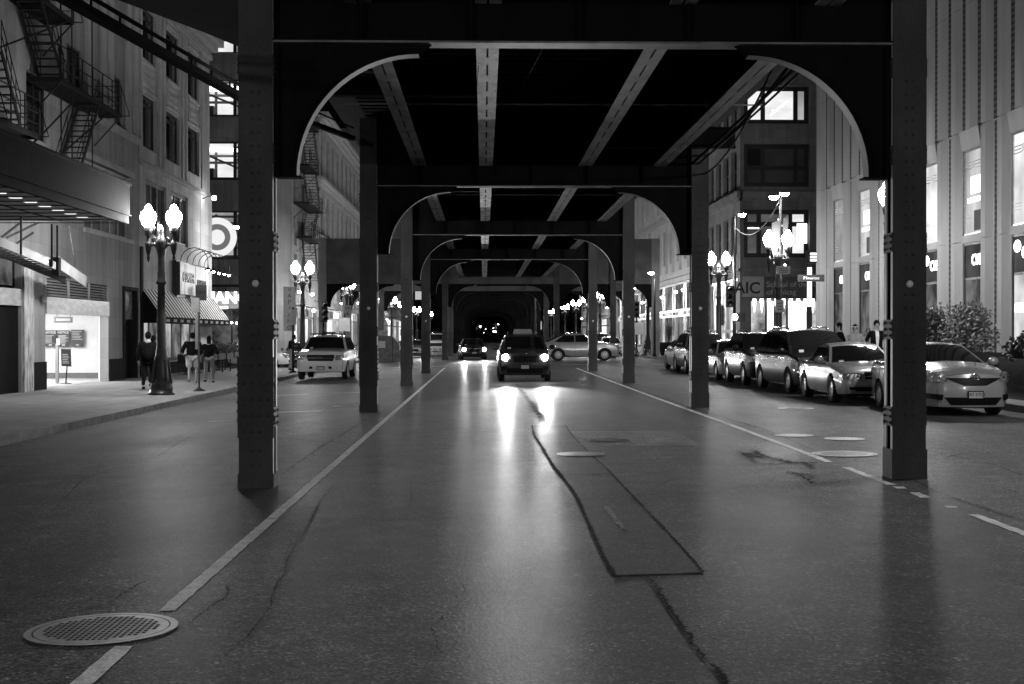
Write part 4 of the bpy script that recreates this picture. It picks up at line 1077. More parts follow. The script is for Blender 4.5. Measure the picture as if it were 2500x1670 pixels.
def grass_spray(b, c, h, n, seed, w=.012, spread=.5):
    R = random.Random(seed)
    for _ in range(n):
        a = R.uniform(0, 2 * PI); q = R.uniform(.2, 1) * spread; hh = h * R.uniform(.6, 1.05); dx, dy = math.cos(a) * q, math.sin(a) * q
        P = [Vector((c[0] + dx * t * t, c[1] + dy * t * t, c[2] + hh * (t - .12 * t * t * q))) for t in (0, .35, .7, 1)]
        s_ = Vector((-math.sin(a), math.cos(a), 0)) * w
        b.add([P[0] - s_, P[0] + s_, P[1] + s_, P[1] - s_, P[2] + s_ * .7, P[2] - s_ * .7, P[3]], [[0, 1, 2, 3], [3, 2, 4, 5], [5, 4, 6]])

# ================================================================== building helpers
class Fac:
    """a wall plane: 'L' and 'R' run along the street at X = pos, 'F' faces the camera at Y = pos. u runs along the wall, d goes into the building"""
    def __init__(s, side, pos): s.side, s.pos = side, pos
    def P(s, u, v, d=0): return {'L': (s.pos - d, u, v), 'R': (s.pos + d, u, v), 'F': (u, s.pos + d, v)}[s.side]
    def box(s, b, u0, u1, v0, v1, d0, d1, mi=0): return b.box(s.P(u0, v0, d0), s.P(u1, v1, d1), mi)
    def wall(s, b, u0, u1, v0, v1, ops, depth=.3, mi=0):
        """wall sheet with real openings and reveals"""
        us = sorted({u0, u1} | {x for o in ops for x in o[:2]}); vs = sorted({v0, v1} | {x for o in ops for x in o[2:4]})
        for i in range(len(us) - 1):
            for j in range(len(vs) - 1):
                cu, cv = (us[i] + us[i + 1]) / 2, (vs[j] + vs[j + 1]) / 2
                if any(o[0] < cu < o[1] and o[2] < cv < o[3] for o in ops): continue
                b.quad(s.P(us[i], vs[j]), s.P(us[i + 1], vs[j]), s.P(us[i + 1], vs[j + 1]), s.P(us[i], vs[j + 1]), mi)
        for a, c, e, f in [o[:4] for o in ops]:
            b.quad(s.P(a, e), s.P(a, f), s.P(a, f, depth), s.P(a, e, depth), mi); b.quad(s.P(c, e), s.P(c, f), s.P(c, f, depth), s.P(c, e, depth), mi)
            b.quad(s.P(a, e), s.P(c, e), s.P(c, e, depth), s.P(a, e, depth), mi); b.quad(s.P(a, f), s.P(c, f), s.P(c, f, depth), s.P(a, f, depth), mi)
        return b
    def shell(s, b, u0, u1, v0, v1, deep=10, mi=0):
        """the sides, back and roof behind the wall sheet"""
        for u in (u0, u1): b.quad(s.P(u, v0, .01), s.P(u, v1, .01), s.P(u, v1, deep), s.P(u, v0, deep), mi)
        b.quad(s.P(u0, v1, 0), s.P(u1, v1, 0), s.P(u1, v1, deep), s.P(u0, v1, deep), mi); b.quad(s.P(u0, v0, deep), s.P(u1, v0, deep), s.P(u1, v1, deep), s.P(u0, v1, deep), mi)
    def window(s, parent, u0, u1, v0, v1, depth, frame_m, panes, vm=(), hm=(), fw=.06, name='window'):
        """frame with mullions (vm) and transoms (hm) given as fractions; panes: one material or one per light, row by row from the bottom"""
        b = MB(); s.box(b, u0, u0 + fw, v0, v1, depth - .06, depth); s.box(b, u1 - fw, u1, v0, v1, depth - .06, depth)
        s.box(b, u0 + fw, u1 - fw, v0, v0 + fw, depth - .06, depth); s.box(b, u0 + fw, u1 - fw, v1 - fw, v1, depth - .06, depth)
        U = [0] + list(vm) + [1]; H = [0] + list(hm) + [1]
        for f in vm: c = u0 + (u1 - u0) * f; s.box(b, c - fw / 2, c + fw / 2, v0 + fw, v1 - fw, depth - .05, depth - .004)
        for f in hm: c = v0 + (v1 - v0) * f; s.box(b, u0 + fw, u1 - fw, c - fw / 2, c + fw / 2, depth - .045, depth - .008)
        o = b.build(name, frame_m, parent, True)
        ps = panes if isinstance(panes, (list, tuple)) else [panes]; uniq = []
        for m_ in ps:
            if m_ not in uniq: uniq.append(m_)
        pb = MB(); k = 0
        for j in range(len(H) - 1):
            for i in range(len(U) - 1):
                m_ = ps[k % len(ps)]; k += 1
                a, c = u0 + (u1 - u0) * U[i], u0 + (u1 - u0) * U[i + 1]; e, f = v0 + (v1 - v0) * H[j], v0 + (v1 - v0) * H[j + 1]
                pb.quad(s.P(a, e, depth - .02), s.P(c, e, depth - .02), s.P(c, f, depth - .02), s.P(a, f, depth - .02), uniq.index(m_))
        sub(pb.build('pane', uniq, parent, True), o)
        return o
# ================================================================== buildings, left side of the street
M_STA = blocks('limestone_theatre', .30, 1.5, .75, .8)
M_STB = blocks('pale_stone', .50, 1.1, .55, .85)
M_STT = blocks('stone_store', .26, 1.3, .6, .8, plane='XZ')
M_STC = blocks('brick_painted', .34, .6, .2, .9)
M_STD = blocks('carved_stone', .30, .9, .5, .85)
M_STS = blocks('stone_school', .20, 1.0, .5, .8, plane='XZ')
M_STS2 = blocks('stone_school_side', .22, 1.0, .5, .8)
M_FIN = mat('tower_fin_stone', .34, .6, var=.2, scale=.8, stretch=(1, 1, .3), fine=.06)
M_GRAN = mat('dark_granite', .016, .8, var=.5, scale=14, spec=.04)
M_TRIM = mat('stone_trim', .42, .8, var=.15, scale=2)
M_MARB = mat('streaked_marble', .35, .25, var=.7, scale=3.5, stretch=(2, 2, .5))
M_METAL = mat('brushed_metal', .5, .3, metal=.7, var=.25, scale=2, stretch=(1, 1, 4))
W_LIT = emit('lit_room', 1.0, .22, 1.2, (.6, .4, 1.2))
W_LIT2 = emit('lit_shop', 2.2, .75, 1.3, (1, 1, 1))
W_DIM = emit('dim_room', .10, .6, .8)
W_SOFT = emit('soft_lit_window', .45, .5, .5)
LEFT = Fac('L', -13.9)

# ---- theatre building with the garage entrance
tA = thing('theatre_building', 'stone theatre building on the left with the white garage entrance and fire stairs', 'building', (-13.9, 46, -.1))
ops = [(43.15, 50.35, -.1, 3.44), (52.3, 54.5, -.1, 3.5), (47.3, 53.6, 5.35, 7.8), (45.4, 47.1, 9.6, 11.4), (51.0, 52.3, 9.6, 11.4), (41.4, 43.3, 7.7, 9.7), (41.4, 43.1, 11.8, 14), (45.4, 47.1, 13, 15.2), (34.2, 40.95, -.1, 3.98)]
b = MB(); LEFT.wall(b, -12, 54.9, -.6, 21, ops, .32); LEFT.shell(b, -12, 54.9, -.6, 21, 12); b.build('wall', M_STA, tA, True)
for (u0, u1, v0, v1) in ops[3:8]: LEFT.window(tA, u0, u1, v0, v1, .14, M_FRAME, M_GLASS, (.5,), (.5,))
LEFT.window(tA, 47.3, 53.6, 5.35, 7.8, .24, M_TRIM, M_GLASSB, (.1, .26, .45, .63, .81), (), .10)
b = MB(); LEFT.box(b, 48, 54.9, 9.25, 9.5, -.14, .1); LEFT.box(b, 47.2, 53.8, 7.8, 8.02, -.10, .1); LEFT.box(b, 47.2, 53.8, 5.2, 5.35, -.08, .1); b.build('ledge', M_TRIM, tA, True)
b = MB()
for u in (47.5, 49.3, 50.3, 52.8, 53.9): LEFT.box(b, u, u + .55, 9.5, 20.5, -.10, .05)
b.build('pilaster', M_TRIM, tA, True)
for u0, u1, v in ((41.9, 43.14, .78), (50.36, 52.28, .72)):
    b = MB(); LEFT.box(b, u0, u1, -.3, v, -.05, .05); b.build('granite_base', M_GRAN, tA, True)
b = MB(); LEFT.box(b, 41.0, 41.85, -.1, 3.95, -.07, .1); b.build('marble_strip', M_MARB, tA, True)
b = MB()                                            # louvred grille over the garage entrance
LEFT.box(b, 43.16, 50.34, 2.86, 3.43, .22, .26, 1)
for k in range(6):
    v = 2.90 + k * .092
    b.add([LEFT.P(43.16, v, .02), LEFT.P(50.34, v, .02), LEFT.P(50.34, v + .055, .14), LEFT.P(43.16, v + .055, .14)], [[0, 1, 2, 3]])
    b.add([LEFT.P(43.16, v, .02), LEFT.P(50.34, v, .02), LEFT.P(50.34, v - .014, .03), LEFT.P(43.16, v - .014, .03)], [[0, 1, 2, 3]])
for u in (43.16, 45.55, 47.9, 50.28): LEFT.box(b, u, u + .06, 2.86, 3.43, -.02, .05)
b.build('louvre', [M_TRIM, M_GRILLE], tA, True)
b = MB(); LEFT.box(b, 43.16, 50.34, 2.30, 2.84, -.04, .06); b.build('shutter_box', M_METAL, tA, True)
b = MB()                                            # inside of the entrance: white angled walls, ceiling
b.quad((-15.26, 53.8, -.12), (-19.5, 53.8, -.12), (-19.5, 53.8, 2.9), (-15.26, 53.8, 2.9)); b.quad((-14.22, 50.36, -.12), (-15.26, 53.8, -.12), (-15.26, 53.8, 2.9), (-14.22, 50.36, 2.9))
b.quad((-14.22, 43.0, -.12), (-19.5, 43.0, -.12), (-19.5, 43.0, 2.9), (-14.22, 43.0, 2.9)); b.quad((-19.5, 43, -.12), (-19.5, 53.8, -.12), (-19.5, 53.8, 2.9), (-19.5, 43, 2.9))
b.quad((-14.2, 43, 2.86), (-14.2, 53.8, 2.86), (-19.5, 53.8, 2.86), (-19.5, 43, 2.86)); b.build('garage_wall', M_WHITE, tA, True)
b = MB(); b.quad((-14.2, 43, -.095), (-19.5, 43, -.095), (-19.5, 53.8, -.095), (-14.2, 53.8, -.095)); b.build('garage_floor', M_WALK, tA, True)
b = MB(); b.box((-15.26, 53.74, -.12), (-19.5, 53.79, .12)); b.build('skirting', M_CLOTHG, tA, True)
b = MB(); b.box((-16.2, 46, 2.74), (-16.0, 49, 2.82)); b.box((-17.6, 48, 2.74), (-17.4, 52, 2.82)); b.build('ceiling_tube', emit('garage_tube', 120), tA, True)
b = MB(); LEFT.box(b, 52.32, 52.55, -.1, 3.48, -.05, .3); LEFT.box(b, 54.3, 54.49, -.1, 3.48, -.05, .3); LEFT.box(b, 52.3, 54.5, 3.36, 3.5, -.06, .3); b.build('door_frame', M_GRAN, tA, True)
b = MB(); LEFT.box(b, 52.55, 54.3, 2.23, 3.36, .15, .2); LEFT.box(b, 52.8, 54.05, 2.5, 3.15, .12, .16); b.build('door_panel', M_STEEL2, tA, True)
b = MB(); LEFT.box(b, 52.55, 54.3, -.1, 2.2, .22, .28); b.build('door', M_BLACKS, tA, True)
LEFT.window(tA, 34.2, 40.9, 3.02, 3.95, .25, M_GRAN, emit('poster_case', .16, .8, 2), (.25, .5, .75), (), .08)
b = MB(); LEFT.box(b, 34.2, 40.95, 2.50, 3.0, -.02, .2); b.build('metal_band', M_METAL, tA, True)
b = MB(); LEFT.box(b, 34.2, 40.95, -.1, 2.48, .1, .2); b.build('dark_door', M_BLACKS, tA, True)
b = MB(); b.ball((-13.80, 42.7, 2.75), (.10, .14, .14), 12); b.build('alarm_bell', M_TRIM, tA, True)
# ---- things about the garage entrance
def board(name, label, lines, x0, x1, y, v0, v1, group, head=None):
    t = thing(name, label, 'notice', ((x0 + x1) / 2, y, v0), 0, group); b = MB(); b.box((x0, y, v0), (x1, y + .03, v1)); b.build('panel', M_FRAME, t, True)
    cx = (x0 + x1) / 2; h = v1 - v0
    if head: text(head, .115, M_WHITE, t, (cx, y - .006, v1 - .09), RF, .002, bold=.002)
    b = MB(); R = random.Random(len(label))
    for k in range(lines):
        w = (x1 - x0) * R.uniform(.55, .84); z = v1 - (.2 if head else .07) - k * (h - .30) / lines
        b.quad((x0 + .04, y - .004, z - .017), (x0 + .04 + w, y - .004, z - .017), (x0 + .04 + w, y - .004, z + .004), (x0 + .04, y - .004, z + .004))
    b.box((cx - .06, y - .006, v0 + .03), (cx + .06, y - .003, v0 + .09)); b.build('printed_lines', M_TRIM, t, True); return t
NB = 'dark notice boards on the white garage wall'
board('notice_board', 'first full dark notice board from the garage edge, headed NOTICE', 7, -17.33, -16.85, 53.66, 1.16, 1.80, NB, 'NOTICE!')
board('notice_board', 'dark notice board headed NOTICE directly above the tilted stand', 8, -16.82, -16.34, 53.66, 1.16, 1.80, NB, 'NOTICE!')
board('price_board', 'dark price board at the right end of the row on the white garage wall', 6, -16.28, -15.78, 53.66, 1.16, 1.82, NB)
board('price_board', 'dark board cut off by the left edge of the garage entrance', 6, -17.85, -17.38, 53.66, 1.16, 1.78, NB)
t = thing('sign_stand', 'small dark sign on a thin leaning stand in the garage entrance', 'sign stand', (-14.75, 48.0, -.1)); b = MB()
b.lathe([(.2, 0), (.2, .02), (.05, .04)], 12, (0, 0, 0)); b.tube([(0, 0, .02), (.05, .02, .75)], .022, 6); b.build('stand', M_BLACK, t)
b = MB(); b.add([(-.14, -.04, .62), (.2, -.04, .60), (.17, 0, 1.22), (-.17, 0, 1.23), (-.14, 0, .62), (.2, 0, .60), (.17, .04, 1.22), (-.17, .04, 1.23)], [[0, 1, 2, 3], [7, 6, 5, 4], [0, 1, 5, 4], [1, 2, 6, 5], [2, 3, 7, 6], [3, 0, 4, 7]]); pn = b.build('panel', M_FRAME, t)
b = MB()
for k in range(6): b.box((-.10, -.05, .72 + k * .06), (.13 - .02 * (k % 3), -.042, .745 + k * .06))
sub(b.build('printed_lines', M_TRIM, t), pn)
t = thing('ticket_post', 'pale square post with a small card reader in the garage entrance', 'post', (-15.05, 48.0, -.1)); b = MB()
b.box((-.05, -.05, 0), (.05, .05, 1.42)); b.box((-.11, -.09, 0), (.11, .09, .02)); b.build('post', M_TRIM, t)
b = MB(); b.box((-.16, -.08, 1.44), (-.02, .05, 1.68)); b.build('reader', M_FRAME, t); b = MB(); b.box((.0, -.09, 1.36), (.13, -.06, 1.6)); b.build('card', M_WHITE, t)
t = thing('hanging_sign', 'small grey sign hanging from the garage entrance ceiling', 'sign', (-15.9, 51.5, 2.3)); b = MB(); b.box((-.35, -.03, -.22), (.33, .03, .0)); b.build('panel', M_CLOTHG, t)
b = MB(); b.tube([(-.25, 0, 0), (-.25, 0, .5)], .01, 5); b.tube([(.25, 0, 0), (.25, 0, .5)], .01, 5); b.build('hanger', M_BLACK, t)
b = MB(); b.box((-.28, -.036, -.15), (.26, -.031, -.06)); b.build('printed_line', M_TRIM, t)

# ---- theatre canopy
t = thing('theatre_canopy', 'broad dark canopy with a lit panelled underside, over the left pavement', 'canopy', (-12, 26, 4.8))
b = MB(); x0, x1, y0, y1 = -10.07, -13.88, 8, 38.7
b.box((x0, y0, 5.02), (x0 - .12, y1, 5.87)); b.box((x0 - .03, y0, 4.79), (x0 - .12, y1, 5.015)); b.box((x0 + .05, y0, 5.0), (x0 + .005, y1, 5.05)); b.box((x0 + .06, y0, 5.86), (x0 - .14, y1 + .05, 5.93))
b.box((x0 - .121, y1 - .12, 4.95), (x1, y1, 5.87)); b.box((x0 - .121, y0, 5.82), (x1, y1 - .12, 5.86))
b.build('fascia', mat('canopy_fascia', .014, .9, spec=.08, var=.35, scale=5, stretch=(1, 1, .5), bump=.3), t, True)
b = MB(); b.box((x0 - .125, y0, 4.86), (x1, y1 - .13, 4.90)); b.build('soffit', M_TRIM, t, True)
b = MB()
for k in range(30): b.box((x0 - .13, y0 + .6 + k * 1.05, 4.835), (x1, y0 + .64 + k * 1.05, 4.858))
b.box((-11.9, y0, 4.83), (-11.94, y1 - .2, 4.858)); b.build('soffit_joint', M_STEEL, t, True)
for k in range(17):
    b = MB(); y = 20.4 + 1.05 * k; b.box((-10.85, y - .09, 4.842), (-11.12, y + .09, 4.857)); b.build('downlight', emit('downlight', 3.5 if k % 2 else 1.2), t, True)

# ---- pale corner building with the pizza place
tB = thing('corner_building', 'pale stone corner building with carved panels, above the striped awning', 'building', (-13.9, 62, -.1))
ops = [(55.95, 59.5, 5.7, 8.05), (60.4, 63.85, 5.7, 8.05), (55.6, 68.2, .45, 2.75)]
rows_ = ((9.32, 11.5), (12.95, 15.1)); cols_ = ((55.15, 57.7), (59.45, 62.1), (63.8, 66.4))
for v in rows_:
    for u in cols_: ops.append((u[0], u[1], v[0], v[1]))
b = MB(); LEFT.wall(b, 54.9, 68.9, -.6, 16.2, ops, .45); LEFT.shell(b, 54.9, 68.9, -.6, 16.2, 14)
LEFT.box(b, 66.6, 69.35, -.6, 8.5, -.02, .9); b.build('wall', M_STB, tB, True)
for o_ in ops[3:]:
    LEFT.window(tB, *o_, .18, M_FRAME, [M_GLASS, M_GLASSB, M_GLASS, M_GLASSB], (.52,), (.82,), .13)
for o_ in ops[:2]: LEFT.window(tB, *o_, .16, M_STEEL2, [M_GLASSB, M_GLASS, M_GLASSB], (.36, .66), (), .16)
LEFT.window(tB, 55.6, 68.2, .45, 2.75, .22, M_FRAME, [emit('cafe_window', .55, .8, 1.1), emit('cafe_window_dim', .22, .8, 1.4)], (.12, .3, .45, .6, .75, .88), (.8,), .16, 'shop_window')
b = MB()
for v0, v1, d in ((8.5, 8.66, .10), (8.70, 8.78, .05), (15.55, 15.8, .12), (16.0, 16.3, .35), (16.3, 16.65, .6), (16.65, 16.8, .7)): LEFT.box(b, 54.9, 69.0 + (d if v0 > 15 else 0), v0, v1, -d, .1)
b.build('cornice', M_TRIM, tB, True)
b = MB()
for u in (54.93, 58.1, 58.95, 62.5, 63.3, 66.8): LEFT.box(b, u, u + .26, 8.8, 16.0, -.07, .05)
for u0, u1 in cols_:
    for v0, v1 in ((11.62, 12.85), (15.2, 15.5)):                       # carved spandrel panels
        LEFT.box(b, u0, u1, v0, v0 + .07, -.06, .02); LEFT.box(b, u0, u1, v1 - .07, v1, -.06, .02); LEFT.box(b, u0, u0 + .07, v0, v1, -.06, .02); LEFT.box(b, u1 - .07, u1, v0, v1, -.06, .02)
        if v1 - v0 > .6:
            LEFT.box(b, u0 + .25, u1 - .25, v0 + .25, v0 + .30, -.05, .02); LEFT.box(b, u0 + .25, u1 - .25, v1 - .30, v1 - .25, -.05, .02); LEFT.box(b, u0 + .25, u0 + .3, v0 + .3, v1 - .3, -.05, .02); LEFT.box(b, u1 - .3, u1 - .25, v0 + .3, v1 - .3, -.05, .02)
            for k in range(9): b.ball(LEFT.P(u0 + .5 + k * (u1 - u0 - 1) / 8, (v0 + v1) / 2, -.01), (.06, .08, .14), 8)
b.build('carved_panel', M_STB, tB, True)
b = MB(); LEFT.box(b, 54.95, 55.3, -.1, 5.2, -.06, .02); LEFT.box(b, 54.9, 68.9, -.3, .42, -.05, .02); b.build('dark_trim', M_GRAN, tB, True)
b = MB(); b.tube([(-13.9, 67.0, 8.3), (-13.6, 67.0, 8.45), (-13.35, 67.0, 8.42)], .025, 6); w_ = b.build('wall_lamp', M_BLACK, tB, True)
b = MB(); b.ball((-13.3, 67.0, 8.36), .12, 10); sub(b.build('lamp_lens', emit('wall_lamp_light', 60), tB, True), w_)

t = thing('striped_awning', 'black and white striped awning over the restaurant front', 'awning', (-13.5, 62, 2.1))
b = MB(); b.add([(-13.88, 55.3, 3.5), (-13.88, 69.7, 3.5), (-13.08, 69.7, 2.36), (-13.08, 55.3, 2.36), (-13.87, 55.3, 3.46), (-13.87, 69.7, 3.46), (-13.10, 69.7, 2.34), (-13.10, 55.3, 2.34)], [[0, 1, 2, 3], [7, 6, 5, 4]]); b.build('canvas', stripes('awning_stripe', .02, .75, 1.75, 1), t, True)
b = MB(); b.add([(-13.88, 55.29, 3.5), (-13.08, 55.29, 2.36), (-13.08, 55.29, 2.10), (-13.88, 55.29, 2.10)], [[0, 1, 2, 3]]); b.add([(-13.88, 69.71, 3.5), (-13.08, 69.71, 2.36), (-13.08, 69.71, 2.10), (-13.88, 69.71, 2.10)], [[0, 1, 2, 3]])
b.box((-13.08, 55.29, 2.08), (-13.10, 69.71, 2.355)); v_ = b.build('valance', M_CLOTHK, t, True)
for k in range(11):                                   # small white words, too small to read
    b = MB()
    for j in range(4): b.box((-13.062, 56.0 + k * 1.28 + j * .15, 2.15 + .01 * (j % 2)), (-13.079, 56.11 + k * 1.28 + j * .15, 2.27))
    sub(b.build('lettering', M_TRIM, t, True), v_)

t = thing('restaurant_sign', 'white lit board with dark lettering over the awning, under curved lamps', 'sign', (-13.7, 64, 3.4))
b = MB(); b.box((-13.62, 60.95, 3.46), (-13.70, 67.1, 4.86)); b.build('panel', M_WHITE, t, True)
b = MB(); b.box((-13.705, 60.6, 3.3), (-13.89, 67.15, 4.95)); b.box((-13.55, 60.62, 3.4), (-13.7, 60.93, 4.9)); b.build('backing', M_FRAME, t, True)
b = MB()
for u in (61.9, 64.2, 66.4): b.box((-13.612, u - .015, 3.46), (-13.62, u + .015, 4.86))
b.build('panel_joint', M_CLOTHG, t, True)
text('CORNER', .62, M_FRAME, t, (-13.60, 62.6, 4.22), RL, .02, bold=.012, sx=.95); text('BAKERY', .62, M_FRAME, t, (-13.60, 65.5, 3.98), RL, .02, bold=.012, sx=.9)
b = MB(); b.box((-13.0, 63.6, 3.25), (-13.5, 63.75, 3.95)); bl = b.build('blade_sign', M_CLOTHG, t, True)
sub(text('CAFE', .2, M_FRAME, None, (-13.25, 63.59, 3.6), RF, .003), bl)
for k in range(5):
    y = 61.6 + k * 1.28; b = MB()
    b.tube([(-13.75, y, 4.9)] + [(-13.75 + .62 - .62 * math.cos(PI * j / 8), y, 4.95 + .62 * math.sin(PI * j / 8)) for j in range(9)] + [(-12.51, y, 4.72)], .018, 6)
    b.lathe([(.03, .18), (.05, .1), (.16, 0), (.155, -.01), (.03, .07)], 12, (-12.51, y, 4.56)); a_ = b.build('gooseneck_lamp', M_BLACK, t, True)
    b = MB(); b.ball((-12.51, y, 4.54), .06, 8); sub(b.build('bulb', emit('sign_bulb', 120), t, True), a_)

# ---- store building across the side street
FT = Fac('F', 88.2)
t = thing('store_building', 'brightly lit store building across the side street, ring logo in its window', 'building', (-20, 88.2, -.1))
ops = [(-18.9, -14.6, a, c) for a, c in ((19.9, 22.4), (15.77, 18.2), (11.64, 14.16), (6.5, 9.66))] + [(-24.5, -19.9, a, c) for a, c in ((15.77, 18.2), (11.64, 14.16), (6.5, 9.66))] + [(-24.5, -14.4, .4, 3.3)]
b = MB(); FT.wall(b, -40, -13.9, -.6, 26, ops, .4); b.quad((-13.9, 88.21, -.6), (-13.9, 97.9, -.6), (-13.9, 97.9, 26), (-13.9, 88.21, 26)); b.quad((-40, 88.2, 26), (-13.9, 88.2, 26), (-13.9, 97.9, 26), (-40, 97.9, 26)); b.build('wall', M_STT, t, True)
for o_ in ops[:7]:
    # the lit rooms: pale back wall, strip lights, frames
    b = MB(); u0, u1, v0, v1 = o_; b.quad((u0 - .6, 91.5, v0 - .3), (u1 + .4, 91.5, v0 - .3), (u1 + .4, 91.5, v1 + .3), (u0 - .6, 91.5, v1 + .3))
    r_ = b.build('room', W_LIT if v0 > 10 else W_SOFT, t, True); b = MB()
    for k in range(3): b.box((u0, 89.2 + .7 * k, v1 - .35), (u1, 89.32 + .7 * k, v1 - .28))
    if v0 > 10: sub(b.build('ceiling_tube', emit('tube_white', 4), t, True), r_)
    b = MB()
    for k in range(3): b.box((u0 - .3, 90.6 + .25 * k, v1 - .25 - .42 * k), (u1 + .3, 90.75 + .25 * k, v1 - .1 - .42 * k))
    for k in range(2): b.box((u0 + .9 + 1.5 * k, 90.9, v0), (u0 + 1.05 + 1.5 * k, 91.1, v1))
    sub(b.build('ceiling_beam', M_CLOTHG, t, True), r_)
    b = MB(); b.box((u0, 89.6, v0), (u1, 89.7, v0 + .35)); b.beam((u0 + .6, 89.4, v1 - .7), (u1 - .2, 90.4, v0 + .4), .1, .12); b.box((u0 + .3, 90, v0 + .3), (u0 + 1, 90.6, v0 + 1.0)); sub(b.build('stair_rail', M_STEEL, t, True), r_)
    b = MB(); f = .10
    for c in (u0, u0 + (u1 - u0) * .605, u0 + (u1 - u0) * .82, u1 - f): FT.box(b, c, c + f * (2.2 if abs(c - u0 - (u1 - u0) * .605) < .01 else 1), v0, v1, .2, .3)
    FT.box(b, u0, u1, v0, v0 + f, .19, .31); FT.box(b, u0, u1, v1 - f, v1, .19, .31)
    if v0 < 10: FT.box(b, u0, u1, v0 + 2.15, v0 + 2.25, .21, .29)
    b.build('window', M_FRAME, t, True)
b = MB(); cu, cv = -17.35, 7.95; n = 40
def disc(r0, r1, d, mi):
    rows = [[FT.P(cu + r_ * math.cos(2 * PI * k / n), cv + r_ * math.sin(2 * PI * k / n), d) for k in range(n + 1)] for r_ in (r0, r1)]; b.sheet(rows, mi, False)
disc(.86, 1.28, .17, 0); disc(.001, .50, .17, 0); disc(.48, .88, .172, 1); b.build('ring_logo', [emit('logo_white', .9), emit('logo_grey', .16)], t, True)
FT.window(t, -24.5, -14.4, .4, 3.3, .3, M_FRAME, emit('bar_front', .12, .9, 1.5), (.2, .4, .6, .8), (.7,), .12, 'shop_window')
b = MB(); FT.box(b, -24.5, -14.2, 4.72, 4.82, -1.1, 0); FT.box(b, -24.5, -14.2, 4.4, 4.44, -1.0, -.05)
for u in (-18.2, -16.6, -15.0): FT.box(b, u, u + .05, 3.9, 4.8, -1.0, -.9)
b.build('sign_frame', M_BLACK, t, True)
text('VAPIANO', 1.02, emit('neon_sign', 7), t, (-17.15, 87.15, 3.95), RF, .03, 'sign_lettering', .03, .98)
for k in range(5):
    b = MB(); b.ball((-16.6 + k * .33, 87.6, 2.35 + .03 * (k % 2)), .07, 8); b.build('bulb', emit('string_bulb', 25), t, True)
b = MB(); FT.box(b, -17.0, -16.5, 3.28, 3.42, -.9, -.7); b.build('soffit_light', emit('soffit_light', 8), t, True)

# ---- further left: painted brick house with fire stairs, then the ornate front
LB = Fac('L', -13.9)
t = thing('painted_brick_building', 'tall pale building with fire stairs beyond the side street at the left', 'building', (-13.9, 105, -.1))
ops = [(99.5 + 4.2 * i, 101 + 4.2 * i, v, v + 2.0) for i in range(3) for v in (5.6, 8.2, 11.2, 14.6, 18.0, 21.5)] + [(98.6, 112.4, .3, 3.8)]
b = MB(); LB.wall(b, 98, 113, -.6, 27, ops, .3); LB.shell(b, 98, 113, -.6, 27, 12); b.build('wall', M_STC, t, True)
for k, o_ in enumerate(ops[:-1]): LB.window(t, *o_, .25, M_FRAME, W_SOFT if k in (2, 9) else M_GLASS, (), (.5,), .1)
LB.window(t, 98.6, 112.4, .3, 3.8, .25, M_FRAME, [emit('shop_front_lit', .8, .7, .7), emit('shop_front_bright', 1.5, .6, .5), emit('shop_front_dim', .25, .6, .7)], (.15, .3, .45, .6, .75, .9), (.75,), .16, 'shop_window')
t = thing('ornate_building', 'ornate stone front with two heavy cornices, left beyond the crossing', 'building', (-13.9, 130, -.1))
ops = [(115 + 4.1 * i, 116.5 + 4.1 * i, v, v + 2.6) for i in range(9) for v in (6.4, 10.5, 15.2)] + [(113.6, 151, .3, 3.9)]
b = MB(); LB.wall(b, 113, 152, -.6, 20.2, ops, .35); LB.shell(b, 113, 152, -.6, 20.2, 12); b.build('wall', M_STD, t, True)
for k, o_ in enumerate(ops[:-1]): LB.window(t, *o_, .3, M_FRAME, W_SOFT if k in (3, 7) else M_GLASS, (.5,), (), .1)
LB.window(t, 113.6, 151, .3, 3.9, .25, M_FRAME, [emit('shop_front_lit', 1), emit('shop_front_dim', 1), emit('shop_front_bright', 1)], (.1, .22, .35, .5, .62, .75, .88), (.75,), .18, 'shop_window')
b = MB()
for v, ds in ((19.0, (.2, .45, .8, 1.0)), (13.9, (.15, .35, .6)), (9.4, (.15, .4))):
    for k, d in enumerate(ds): LB.box(b, 113 - d * .5, 152, v + .28 * k, v + .28 * (k + 1) - .01, -d, .1)
    for k in range(38): LB.box(b, 113.2 + k * 1.03, 113.5 + k * 1.03, v - .3, v, -.3, .05)
for i in range(10): LB.box(b, 113.2 + 4.1 * i, 113.9 + 4.1 * i, 4.4, 19, -.2, .05)
b.build('cornice', M_TRIM, t, True)
def row_building(side, x, u0, u1, h, label, wm, seed, nf=4, lit=.15):
    f = Fac(side, x); t = thing('street_building', label, 'building', (x, (u0 + u1) / 2, -.1), 0, 'buildings far along the street'); R = random.Random(seed)
    n = int((u1 - u0) / 4.4); ops = [(u0 + 1 + 4.4 * i, u0 + 3 + 4.4 * i, 5.4 + 3.7 * j, 7.6 + 3.7 * j) for i in range(n) for j in range(nf)]; ops.append((u0 + .6, u1 - .6, .3, 3.9))
    b = MB(); f.wall(b, u0, u1, -.6, h, ops, .3); f.shell(b, u0, u1, -.6, h, 12); f.box(b, u0, u1, h - .8, h - .1, -.4, .1); f.box(b, u0, u1, 4.2, 4.6, -.25, .1); b.build('wall', wm, t, True)
    for o_ in ops[:-1]: f.window(t, *o_, .25, M_FRAME, W_SOFT if R.random() < lit else M_GLASS, (), (.5,), .1)
    f.window(t, u0 + .6, u1 - .6, .3, 3.9, .2, M_FRAME, [emit('shop_front_lit', 1), emit('shop_front_dim', 1), emit('shop_front_bright', 1), emit('shop_front_dim', 1)], (.08, .2, .33, .45, .58, .7, .85), (.7,), .18, 'shop_window')
row_building('L', -13.9, 152.3, 186, 24, 'street front far along the left side, beyond the ornate cornices', M_STB, 3)
